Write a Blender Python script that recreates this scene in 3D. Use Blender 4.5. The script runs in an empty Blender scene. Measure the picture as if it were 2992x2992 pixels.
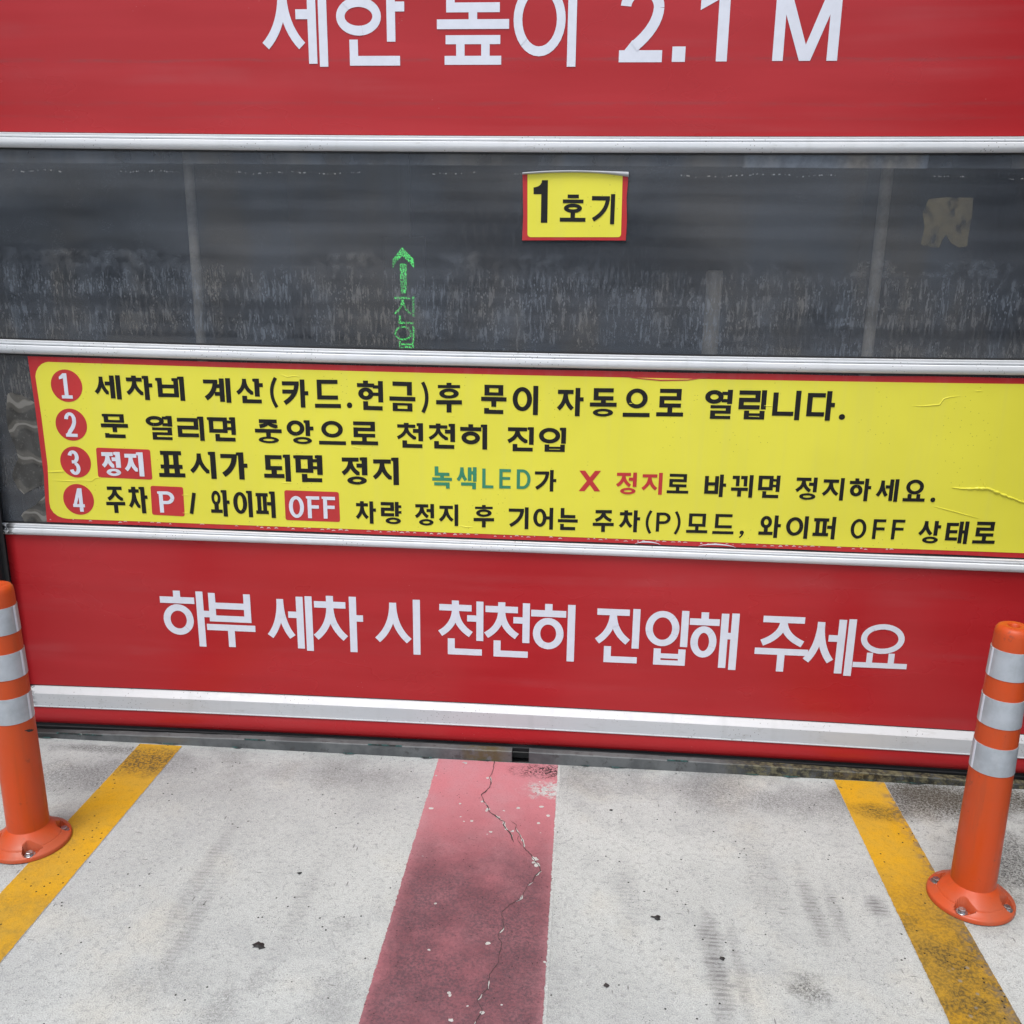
import bpy, bmesh, math, random
from mathutils import Vector, Matrix
random.seed(7)
SC = bpy.context.scene
COL = SC.collection

# ------------------------------------------------------------------ camera
F, YAW, PITCH, ROLL, CAMD, CAMZ = 2.7104, 0.07535, 0.26274, 0.01331, 2.7152, 1.5478
RES = 2992.0
fw = Vector((-math.sin(YAW)*math.cos(PITCH), math.cos(YAW)*math.cos(PITCH), -math.sin(PITCH)))
r0 = Vector((math.cos(YAW), math.sin(YAW), 0)); u0 = r0.cross(fw)
rt = math.cos(ROLL)*r0 + math.sin(ROLL)*u0; up = -math.sin(ROLL)*r0 + math.cos(ROLL)*u0
cam = bpy.data.cameras.new('camera'); co = bpy.data.objects.new('camera', cam); COL.objects.link(co)
M = Matrix((rt, up, -fw)).transposed().to_4x4(); M.translation = Vector((0, -CAMD, CAMZ)); co.matrix_world = M
cam.sensor_width = 36; cam.lens = F*1000/RES*36; cam.clip_start = .05; cam.clip_end = 500
SC.camera = co

# ------------------------------------------------------------------ light
SUN_EL, SUN_AZ = math.radians(66), math.radians(-20)      # azimuth from -Y (behind the viewer), towards -X
sd = Vector((math.sin(SUN_AZ)*math.cos(SUN_EL), -math.cos(SUN_AZ)*math.cos(SUN_EL), math.sin(SUN_EL)))
W = bpy.data.worlds.new('World'); SC.world = W; W.use_nodes = True
wt = W.node_tree; bg = wt.nodes['Background']
sky = wt.nodes.new('ShaderNodeTexSky'); sky.sky_type = 'NISHITA'; sky.sun_disc = False
sky.sun_elevation = SUN_EL; sky.sun_rotation = math.atan2(sd.x, sd.y); sky.dust_density = 3; sky.air_density = 1
hs = wt.nodes.new('ShaderNodeHueSaturation'); hs.inputs['Saturation'].default_value = .6
wt.links.new(sky.outputs[0], hs.inputs['Color']); wt.links.new(hs.outputs[0], bg.inputs[0]); bg.inputs[1].default_value = .13
sun = bpy.data.lights.new('sun', 'SUN'); sun.energy = 1.5; sun.angle = math.radians(28); sun.color = (1, .985, .96)
so = bpy.data.objects.new('sun', sun); COL.objects.link(so); so.rotation_euler = sd.to_track_quat('Z', 'Y').to_euler(); so.location = (0, -4, 8)
SC.view_settings.view_transform = 'Standard'; SC.view_settings.look = 'None'; SC.view_settings.exposure = .64; SC.view_settings.gamma = 1
SC.cycles.max_bounces = 8; SC.cycles.transparent_max_bounces = 12

# ------------------------------------------------------------------ measured points -> places
def ray(px, py):
    c = RES/2; return fw + rt*((px-c)/(F*1000)) - up*((py-c)/(F*1000))
def D(px, py, Y=0.0):                       # point of a vertical plane parallel to the door -> (x, z)
    d = ray(px, py); t = (Y+CAMD)/d.y; return (t*d.x, CAMZ+t*d.z)
def G(px, py, Z=0.0):                       # point of the ground -> (x, y)
    d = ray(px, py); t = (Z-CAMZ)/d.z; return (t*d.x, -CAMD+t*d.y)

# ------------------------------------------------------------------ helpers
def tag(o, label=None, cat=None, group=None, kind=None):
    for k, v in (('label', label), ('category', cat), ('group', group), ('kind', kind)):
        if v: o[k] = v
    return o
def link(name, bm, mat, parent=None, smooth=False, loc=None):
    me = bpy.data.meshes.new(name); bmesh.ops.recalc_face_normals(bm, faces=bm.faces); bm.to_mesh(me); bm.free()
    if smooth:
        for p in me.polygons: p.use_smooth = True
    me.materials.append(mat)
    o = bpy.data.objects.new(name, me); COL.objects.link(o)
    if parent: o.parent = parent; o.location = -parent.location if parent.type == 'EMPTY' else Vector((0, 0, 0))
    if loc: o.location = loc
    return o
def empty(name, loc, label, cat, group=None):
    o = bpy.data.objects.new(name, None); COL.objects.link(o); o.location = loc; o.empty_display_size = .1
    return tag(o, label, cat, group)
def box(bm, a, b, bev=0):
    g = bmesh.ops.create_cube(bm, size=1)
    for v in g['verts']:
        v.co = Vector([(a[i]+b[i])/2 + v.co[i]*(b[i]-a[i]) for i in range(3)])
    if bev:
        es = list({e for v in g['verts'] for e in v.link_edges})
        bmesh.ops.bevel(bm, geom=es, offset=bev, segments=2, affect='EDGES', profile=.5)
    return bm
def slab(bm, pts, y, th):                   # (x,z) outline extruded from y (front) to y+th
    vs = [bm.verts.new((x, y, z)) for x, z in pts]; f = bm.faces.new(vs)
    r = bmesh.ops.extrude_face_region(bm, geom=[f])
    for v in r['geom']:
        if isinstance(v, bmesh.types.BMVert): v.co.y += th
    return bm
def flat(bm, pts, z, th=0):                 # (x,y) outline lying at height z
    vs = [bm.verts.new((x, y, z)) for x, y in pts]; f = bm.faces.new(vs)
    if f.normal.z < 0: f.normal_flip()
    if th:
        r = bmesh.ops.extrude_face_region(bm, geom=[f])
        for v in r['geom']:
            if isinstance(v, bmesh.types.BMVert): v.co.z -= th
    return bm
def quad_fit(p):                            # parabola through three points
    (x0, y0), (x1, y1), (x2, y2) = p
    def f(x):
        return (y0*(x-x1)*(x-x2)/((x0-x1)*(x0-x2)) + y1*(x-x0)*(x-x2)/((x1-x0)*(x1-x2)) + y2*(x-x0)*(x-x1)/((x2-x0)*(x2-x1)))
    return f
def lathe(bm, prof, n=64, c=(0, 0, 0)):
    rings = []
    for r, z in prof:
        rings.append([bm.verts.new((c[0]+r*math.cos(2*math.pi*k/n), c[1]+r*math.sin(2*math.pi*k/n), c[2]+z)) for k in range(n)])
    for a, b in zip(rings, rings[1:]):
        for k in range(n): bm.faces.new((a[k], a[(k+1) % n], b[(k+1) % n], b[k]))
    return rings

# ------------------------------------------------------------------ materials
class NT:
    def __init__(s, name):
        s.m = bpy.data.materials.new(name); s.m.use_nodes = True; s.t = s.m.node_tree; s.b = s.t.nodes['Principled BSDF']
        s.out = s.t.nodes['Material Output']; s._pos = None
    def n(s, ty, **kw):
        nd = s.t.nodes.new(ty)
        for k, v in kw.items(): setattr(nd, k, v)
        return nd
    def put(s, sock, v):
        if isinstance(v, bpy.types.NodeSocket): s.t.links.new(v, sock)
        elif isinstance(v, (tuple, list)) and sock.type == 'RGBA' and len(v) == 3: sock.default_value = (*v, 1)
        else: sock.default_value = v
    def pos(s):
        if s._pos is None: s._pos = s.n('ShaderNodeNewGeometry').outputs['Position']
        return s._pos
    def math(s, op, a, b=0.0, c=0.0, clamp=False):
        nd = s.n('ShaderNodeMath', operation=op, use_clamp=clamp)
        for i, v in enumerate((a, b, c)): s.put(nd.inputs[i], v)
        return nd.outputs[0]
    def scaled(s, sc, vec=None, off=(0, 0, 0)):
        nd = s.n('ShaderNodeMapping'); s.put(nd.inputs['Vector'], vec if vec is not None else s.pos())
        nd.inputs['Scale'].default_value = sc; nd.inputs['Location'].default_value = off
        if sc[1] == 0 and vec is None:                   # door plane: hand x and z on as the first two coordinates
            q = s.xyz(nd.outputs[0]); cb = s.n('ShaderNodeCombineXYZ'); s.put(cb.inputs[0], q[0]); s.put(cb.inputs[1], q[2]); return cb.outputs[0]
        return nd.outputs[0]
    def noise(s, scale, detail=4, rough=.55, vec=None, dist=0):
        nd = s.n('ShaderNodeTexNoise'); s.put(nd.inputs['Vector'], vec if vec is not None else s.pos())
        nd.inputs['Scale'].default_value = scale; nd.inputs['Detail'].default_value = detail
        nd.inputs['Roughness'].default_value = rough; nd.inputs['Distortion'].default_value = dist; return nd.outputs['Fac']
    def voro(s, scale, vec=None, feature='F1', rnd=1):
        nd = s.n('ShaderNodeTexVoronoi', feature=feature, voronoi_dimensions='3D' if vec is None else '2D'); s.put(nd.inputs['Vector'], vec if vec is not None else s.pos())
        nd.inputs['Scale'].default_value = scale; nd.inputs['Randomness'].default_value = rnd; return nd.outputs['Distance']
    def wave(s, scale, vec=None, dist=0, dscale=1, direction='X', detail=2):
        nd = s.n('ShaderNodeTexWave', bands_direction=direction); s.put(nd.inputs['Vector'], vec if vec is not None else s.pos())
        nd.inputs['Scale'].default_value = scale; nd.inputs['Distortion'].default_value = dist
        nd.inputs['Detail'].default_value = detail; nd.inputs['Detail Scale'].default_value = dscale; return nd.outputs['Fac']
    def ramp(s, v, a, b, lo=0.0, hi=1.0, smooth=True):
        nd = s.n('ShaderNodeMapRange', interpolation_type='SMOOTHSTEP' if smooth else 'LINEAR'); s.put(nd.inputs['Value'], v)
        for k, x in (('From Min', a), ('From Max', b), ('To Min', lo), ('To Max', hi)): nd.inputs[k].default_value = x
        return nd.outputs[0]
    def mix(s, f, a, b, mode='MIX'):
        nd = s.n('ShaderNodeMix', data_type='RGBA', blend_type=mode, clamp_factor=True)
        s.put(nd.inputs[0], f); s.put(nd.inputs[6], a); s.put(nd.inputs[7], b); return nd.outputs[2]
    def xyz(s, vec=None):
        nd = s.n('ShaderNodeSeparateXYZ'); s.put(nd.inputs[0], vec if vec is not None else s.pos()); return nd.outputs
    def spot(s, x, y, rx, ry, rough=.35, sc=9):     # soft stain of its own irregular shape lying on the ground
        p = s.xyz(); a = s.math('DIVIDE', s.math('SUBTRACT', p[0], x), rx); b = s.math('DIVIDE', s.math('SUBTRACT', p[1], y), ry)
        d = s.math('SQRT', s.math('ADD', s.math('MULTIPLY', a, a), s.math('MULTIPLY', b, b)))
        d = s.math('ADD', d, s.math('MULTIPLY', s.math('SUBTRACT', s.noise(sc, 5, .65), .5), rough*4))
        return s.ramp(d, .25, 1.15, 1, 0)
    def mx(s, *vs):
        r = vs[0]
        for v in vs[1:]: r = s.math('MAXIMUM', r, v)
        return r
    def fin(s, color=None, rough=None, metal=None, spec=None, bump=None, bs=.1, bd=.002, coat=None):
        b = s.b.inputs
        if color is not None: s.put(b['Base Color'], color)
        if rough is not None: s.put(b['Roughness'], rough)
        if metal is not None: s.put(b['Metallic'], metal)
        if spec is not None: s.put(b['Specular IOR Level'], spec)
        if coat is not None: s.put(b['Coat Weight'], coat)
        if bump is not None:
            nd = s.n('ShaderNodeBump'); nd.inputs['Strength'].default_value = bs; nd.inputs['Distance'].default_value = bd
            s.put(nd.inputs['Height'], bump); s.t.links.new(nd.outputs[0], b['Normal'])
        return s.m

def concrete_color(n):
    big = n.noise(1.3, 3); mid = n.noise(7, 5, .6); fine = n.noise(60, 4, .7); grain = n.noise(330, 2, .6)
    c = n.mix(n.ramp(big, .35, .65), (.41, .43, .425), (.51, .535, .525))
    c = n.mix(n.ramp(n.noise(2.7, 4, .6), .52, .72, 0, .5), c, (.52, .50, .43))
    c = n.mix(n.ramp(mid, .48, .72, 0, .4), c, (.33, .345, .35))
    c = n.mix(n.ramp(fine, .48, .72, 0, .6), c, (.25, .26, .26))
    worm = n.noise(95, 3, .6, None, 1.6); c = n.mix(n.ramp(worm, .56, .70, 0, .55), c, (.20, .205, .205)); c = n.mix(n.ramp(worm, .40, .28, 0, .5), c, (.66, .68, .67))
    c = n.mix(n.ramp(grain, .35, .75, 0, .6), c, (.20, .205, .205))
    c = n.mix(n.ramp(grain, .3, .12, 0, .6), c, (.7, .7, .69))
    return c, mid, fine, grain

def mat_ground():
    n = NT('concrete'); c, mid, fine, grain = concrete_color(n); p = n.xyz()
    gritty = n.ramp(n.noise(170, 4, .8, None, .8), .40, .62)
    # dirt collected along the foot of the door
    foot = n.math('MULTIPLY', n.ramp(p[1], -.5, -.08), n.ramp(n.noise(3.2, 4, .6), .38, .68))
    c = n.mix(n.math('MULTIPLY', foot, n.ramp(gritty, 0, 1, .35, .75)), c, (.13, .13, .13))
    def st(px, py, rx, ry, k, col, rough=.35, sc=9):
        nonlocal c
        x, y = G(px, py); f = n.math('MULTIPLY', n.math('MULTIPLY', n.spot(x, y, rx, ry, rough, sc), k), n.ramp(gritty, 0, 1, .2, 1))
        c = n.mix(f, c, col)
    grey, black, brown = (.10, .10, .105), (.03, .03, .03), (.05, .042, .03)
    st(240, 2265, .30, .11, .75, grey); st(480, 2235, .16, .10, .5, grey); st(330, 2190, .25, .03, .7, black)
    st(2190, 2330, .30, .09, .55, grey); st(2380, 2340, .22, .13, .35, grey)
    for _ in range(2):
        st(2720, 2340, .28, .12, 1.0, brown, .3); st(2870, 2335, .35, .085, 1.0, brown)
    st(2960, 2520, .16, .24, .9, black, .5, 24); st(2600, 2345, .09, .08, .6, grey)
    st(990, 2270, .30, .10, .3, grey); st(1590, 2290, .10, .05, .2, grey)
    st(980, 2900, .08, .09, .35, grey, .6, 20); st(470, 2870, .14, .08, .3, grey, .6, 16); st(1010, 2705, .045, .04, .4, grey)
    st(2360, 2890, .05, .06, .75, black, .5, 25); st(640, 2950, .05, .10, .45, grey, .6, 20); st(760, 2860, .03, .06, .35, grey, .6, 20)
    # contact shade round the two bollard bases, painted into the concrete
    for bx, by in ((-1.4683, -.6057), (1.0215, -.6061)):
        f = n.math('MULTIPLY', n.spot(bx, by, .155, .155, .12, 30), n.ramp(gritty, 0, 1, .35, .8)); c = n.mix(f, c, (.12, .115, .105))
    # tyre tracks: long marks broken by the tread
    tread = n.math('MULTIPLY', n.ramp(n.wave(23, n.scaled((.25, 1, 1)), 5, 1.3, 'Y'), .35, .75), n.ramp(n.noise(38, 4, .7), .36, .6, .2, 1))
    for px, py, rx, ry, k in ((590, 2560, .035, .30, .35), (560, 2700, .03, .26, .4), (2090, 2810, .035, .22, .75), (2160, 2830, .02, .2, .4), (2370, 2640, .03, .16, .55), (2440, 2660, .025, .14, .4),
                              (2560, 2650, .035, .05, .7), (1830, 2620, .04, .2, .25), (880, 2640, .03, .2, .25), (2230, 2560, .06, .3, .2), (2790, 2940, .05, .16, .25), (1620, 2930, .04, .2, .2)):
        x, y = G(px, py); f = n.math('MULTIPLY', n.math('MULTIPLY', n.spot(x, y, rx, ry, .3, 12), n.ramp(tread, 0, 1, .45, 1)), k)
        c = n.mix(n.math('MULTIPLY', f, 1.15, clamp=True), c, (.14, .14, .145))
    # thin scratches and hairlines
    wv = n.n('ShaderNodeVectorMath', operation='ADD'); wn = n.n('ShaderNodeTexNoise'); wn.inputs['Scale'].default_value = 9; n.put(wn.inputs['Vector'], n.pos()); ws = n.n('ShaderNodeVectorMath', operation='SCALE'); n.put(ws.inputs[0], wn.outputs['Color']); ws.inputs['Scale'].default_value = .16; n.put(wv.inputs[0], n.pos()); n.put(wv.inputs[1], ws.outputs[0])
    hl = n.ramp(n.voro(2.3, wv.outputs[0], 'DISTANCE_TO_EDGE'), .0, .0045, 1, 0)
    c = n.mix(n.math('MULTIPLY', hl, n.ramp(n.noise(2.2, 3), .50, .62, 0, .5)), c, (.17, .17, .17))
    # pits and specks
    pit = n.ramp(n.voro(19, n.scaled((1, 1, 0))), .032, .058, 1, 0)
    c = n.mix(n.math('MULTIPLY', pit, n.ramp(n.noise(8, 2), .57, .585)), c, (.012, .012, .012))
    dash = n.ramp(n.voro(24, n.scaled((1, .22, 0))), .03, .06, 1, 0)
    c = n.mix(n.math('MULTIPLY', dash, n.ramp(n.noise(6, 2, .5, n.scaled((1, 1, 1), None, (3, 1, 0))), .58, .62, 0, .7)), c, (.10, .10, .10))
    dash = n.ramp(n.voro(27, n.scaled((.16, 1, 0))), .025, .05, 1, 0)
    c = n.mix(n.math('MULTIPLY', dash, n.ramp(n.noise(5, 2, .5, n.scaled((1, 1, 1), None, (1, 5, 0))), .58, .62, 0, .7)), c, (.10, .10, .10))
    pit2 = n.ramp(n.voro(70, n.scaled((1, 1, 0))), .05, .12, 1, 0)
    c = n.mix(n.math('MULTIPLY', pit2, n.ramp(n.noise(15, 3), .52, .62, 0, .8)), c, (.08, .08, .08))
    h = n.math('ADD', n.math('MULTIPLY', fine, .6), n.math('MULTIPLY', grain, .5))
    return n.fin(c, n.ramp(mid, .3, .7, .75, .95), spec=.3, bump=h, bs=.55, bd=.005)

def mat_pink():
    n = NT('faded_red_paint'); p = n.xyz(); cc, mid, fine, grain = concrete_color(n)
    c = n.mix(n.ramp(n.noise(6, 4, .6), .35, .7), (.48, .175, .20), (.45, .215, .24))
    c = n.mix(n.ramp(grain, .45, .75, 0, .5), c, (.40, .13, .15))
    # rubber and oil dirt driven over the far half of the stripe
    d = n.ramp(p[1], -.12, -.72)
    d = n.math('MULTIPLY', d, n.ramp(n.noise(9, 6, .7), .30, .66, .6, 1))
    edge = n.math('MULTIPLY', n.ramp(p[0], -.46, -.38), n.ramp(p[0], .0, -.09))
    d = n.math('MULTIPLY', d, n.ramp(edge, 0, 1, .45, 1))
    c = n.mix(n.math('MULTIPLY', d, .92), c, (.17, .062, .075))
    d2 = n.math('MULTIPLY', n.ramp(n.math('ADD', p[1], n.math('MULTIPLY', n.noise(5, 5, .7), .3)), -.28, -.58), n.ramp(n.noise(6.5, 6, .7), .30, .60, .35, 1))
    d2 = n.math('MULTIPLY', n.math('MULTIPLY', d2, edge), n.ramp(n.noise(140, 4, .7), .38, .62, .35, .9))
    c = n.mix(n.math('MULTIPLY', d2, .85), c, (.062, .046, .056))
    g = n.ramp(n.noise(190, 3, .7), .55, .72, 0, .7)
    c = n.mix(n.math('MULTIPLY', g, n.ramp(p[1], -.3, -.8, .4, 1)), c, (.06, .03, .035))
    # dark scuffs near the door
    x, y = G(1600, 2255); s = n.math('MULTIPLY', n.spot(x, y, .13, .05, .4, 25), n.ramp(n.noise(150, 4, .75), .46, .54))
    c = n.mix(s, c, (.03, .02, .022))
    # flaked paint showing the concrete
    x, y = G(1610, 2310); fl = n.math('MULTIPLY', n.spot(x, y, .09, .055, .45, 25), n.ramp(n.noise(70, 5, .7), .42, .5))
    x, y = G(1660, 2310); fl = n.mx(fl, n.spot(x, y, .055, .04, .45, 30))
    chips = n.math('MULTIPLY', n.ramp(n.noise(34, 2, .45), .73, .745), n.ramp(p[1], -.65, -.4))
    fl = n.mx(fl, chips, n.ramp(n.noise(48, 2, .4), .79, .80))
    redge = n.math('ADD', p[0], n.math('MULTIPLY', n.math('SUBTRACT', n.noise(50, 5, .75), .5), .013))
    fl = n.mx(fl, n.ramp(redge, -.043, -.0415), n.ramp(redge, -.426, -.4275))
    c = n.mix(fl, c, cc)
    c = n.mix(n.math('MULTIPLY', n.ramp(n.voro(30, n.scaled((1, 1, 0))), .03, .06, 1, 0), n.ramp(n.noise(9, 2), .56, .58)), c, (.03, .02, .02))
    h = n.math('ADD', n.math('MULTIPLY', fine, .6), n.math('SUBTRACT', n.math('MULTIPLY', grain, .5), n.math('MULTIPLY', fl, .5)))
    return n.fin(c, .8, spec=.25, bump=h, bs=.5, bd=.004)

def mat_yellow_line(right):
    n = NT('road_yellow'); p = n.xyz(); cc, mid, fine, grain = concrete_color(n)
    c = n.mix(n.ramp(n.noise(9, 5, .65), .35, .65), (.56, .30, .010), (.50, .29, .028))
    c = n.mix(n.ramp(n.noise(55, 4, .7), .5, .75, 0, .7), c, (.36, .21, .02))
    c = n.mix(n.ramp(grain, .5, .8, 0, .55), c, (.20, .12, .015))
    gr = n.ramp(n.noise(120, 5, .75), .4, .62)
    if right:
        d = n.math('MULTIPLY', n.ramp(p[1], -.42, -.82), n.ramp(n.noise(14, 5, .65), .33, .6, .6, 1))
        d = n.math('MULTIPLY', d, n.ramp(gr, 0, 1, .55, 1))
        c = n.mix(n.math('MULTIPLY', d, .98), c, (.10, .068, .022))
        worn = n.math('MULTIPLY', n.ramp(n.voro(40, None, 'F1'), .25, .12), n.math('MULTIPLY', n.ramp(p[1], -.5, -.95, 0, .8), n.ramp(n.noise(7, 3), .45, .6)))
        c = n.mix(worn, c, (.22, .20, .16))
        x, y = G(2580, 2375); s = n.math('MULTIPLY', n.spot(x, y, .13, .055, .4, 18), n.ramp(gr, 0, 1, .35, .85)); c = n.mix(s, c, (.10, .07, .02))
        c = n.mix(n.math('MULTIPLY', n.ramp(p[0], .93, .972), n.ramp(n.noise(30, 5, .7), .42, .6, 0, .8)), c, (.12, .11, .10))
    else:
        x, y = G(430, 2225); s = n.math('MULTIPLY', n.spot(x, y, .22, .10, .35, 14), n.ramp(gr, 0, 1, .35, .95)); c = n.mix(s, c, (.055, .045, .03))
        d = n.math('MULTIPLY', n.ramp(p[1], -.55, -1.05), n.ramp(n.noise(11, 5, .65), .36, .62, .25, 1))
        c = n.mix(n.math('MULTIPLY', n.math('MULTIPLY', d, n.ramp(gr, 0, 1, .5, 1)), .75), c, (.17, .12, .04))
    bx, by = (1.0215, -.6061) if right else (-1.4683, -.6057)
    c = n.mix(n.math('MULTIPLY', n.spot(bx, by, .16, .16, .12, 30), n.ramp(gr, 0, 1, .3, .75)), c, (.16, .11, .04))  # contact shade of the bollard base, painted into the yellow
    c = n.mix(n.math('MULTIPLY', n.ramp(n.voro(28, n.scaled((1, 1, 0))), .05, .085, 1, 0), n.ramp(n.noise(8, 2), .53, .56)), c, (.02, .015, .01))
    ed = n.math('ADD', p[0], n.math('MULTIPLY', n.math('SUBTRACT', n.noise(60, 5, .7), .5), .007))
    a, b = (.8184, .9716) if right else (-1.4196, -1.2754)
    c = n.mix(n.mx(n.ramp(ed, a+.001, a-.0005), n.ramp(ed, b-.001, b+.0005)), c, cc)
    h = n.math('ADD', n.math('MULTIPLY', fine, .6), n.math('MULTIPLY', grain, .5))
    return n.fin(c, .8, spec=.25, bump=h, bs=.5, bd=.004)

def mat_red(name='red_panel'):
    n = NT(name); p = n.xyz()
    c = n.mix(n.ramp(n.noise(5, 3, .5, n.scaled((.3, 1, 3))), .35, .7), (.375, .012, .016), (.405, .016, .021))
    # dried water bands and dust
    b = n.math('MULTIPLY', n.ramp(n.noise(14, 3, .5, n.scaled((.06, 1, 1))), .52, .70), n.ramp(n.noise(3, 4, .6), .35, .65, .2, 1))
    c = n.mix(n.math('MULTIPLY', b, .13), c, (.33, .14, .15))
    z = n.math('ADD', p[2], n.math('MULTIPLY', n.math('SUBTRACT', n.noise(2, 3, .5, n.scaled((1, 0, 0))), .5), .02))
    for zc, wd, k in ((2.075, .008, .35), (1.965, .010, .22), (1.93, .006, .15)):
        l = n.math('MULTIPLY', n.ramp(n.math('ABSOLUTE', n.math('SUBTRACT', z, zc)), wd, 0), n.ramp(n.noise(9, 5, .7, n.scaled((1, 1, 6))), .36, .62))
        c = n.mix(n.math('MULTIPLY', l, k), c, (.16, .06, .065))
    sp = n.math('MULTIPLY', n.ramp(n.voro(42, n.scaled((1, 0, 1))), .02, .045, 1, 0), n.ramp(n.noise(8, 2), .66, .69, 0, .6))
    c = n.mix(sp, c, (.55, .35, .33))
    r = n.ramp(n.noise(3, 4, .6, n.scaled((.5, 1, 1))), .3, .7, .24, .36)
    bw = n.noise(1.6, 1.5, .4, n.scaled((1, 1, 1.6)))
    bf = n.noise(700, 1, .5)
    h = n.math('ADD', n.math('MULTIPLY', bw, 8), n.math('MULTIPLY', bf, .02))
    return n.fin(c, r, spec=.42, bump=h, bs=.35, bd=.006)

def mat_white(name='white_rail', tone=1):
    n = NT(name); p = n.xyz()
    c = n.mix(n.ramp(n.noise(5, 3, .5, n.scaled((.4, 1, 3))), .3, .7), (.65, .68, .71), (.71, .73, .75))
    d = n.math('MULTIPLY', n.ramp(n.noise(60, 4, .7, n.scaled((.25, 1, 1))), .55, .75), n.ramp(n.noise(2.5, 3), .4, .65, .15, .6))
    c = n.mix(d, c, (.42, .42, .40))
    c = n.mix(n.math('MULTIPLY', n.ramp(n.voro(60, n.scaled((1, 0, 1))), .05, .1, 1, 0), n.ramp(n.noise(6, 2), .5, .6, 0, .8)), c, (.12, .11, .10))
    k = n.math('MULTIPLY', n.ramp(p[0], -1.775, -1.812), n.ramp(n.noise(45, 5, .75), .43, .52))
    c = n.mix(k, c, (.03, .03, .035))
    w = n.math('MULTIPLY', n.ramp(n.noise(18, 3, .6, n.scaled((1, 0, .03))), .5, .75), .22)
    c = n.mix(w, c, (.42, .45, .43))
    c = n.mix(1.0, c, (tone, tone, tone), 'MULTIPLY')
    return n.fin(c, n.ramp(n.noise(30, 3), .3, .7, .32, .48), spec=.5)

def simple(name, col, rough=.5, metal=0, var=.15, sc=12, spec=.5, bs=0, emit=None):
    n = NT(name)
    c = n.mix(n.ramp(n.noise(sc, 4, .6), .3, .75, 0, 1), col, tuple(v*(1-var) for v in col))
    if emit:
        n.put(n.b.inputs['Emission Color'], emit[0]); n.put(n.b.inputs['Emission Strength'], emit[1])
    return n.fin(c, rough, metal, spec, bump=n.noise(sc*12, 3) if bs else None, bs=bs)

def mat_vinyl(name, col, dust=.1):
    n = NT(name); p = n.xyz()
    c = n.mix(n.ramp(n.noise(3, 3, .5), .35, .7), col, tuple(v*.94 for v in col))
    v = n.math('MULTIPLY', n.ramp(n.noise(30, 3, .6, n.scaled((1, 0, .04))), .45, .75), dust)
    c = n.mix(v, c, tuple(.5*x+.18 for x in col))
    c = n.mix(n.math('MULTIPLY', n.ramp(n.voro(34, n.scaled((1, 0, 1))), .025, .05, 1, 0), n.ramp(n.noise(5, 2), .56, .6, 0, .8)), c, tuple(x*.35 for x in col))
    return n.fin(c, .38, spec=.42, bump=n.noise(4, 2, .5, n.scaled((1, 1, 1.5))), bs=.2, bd=.008)

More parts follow.
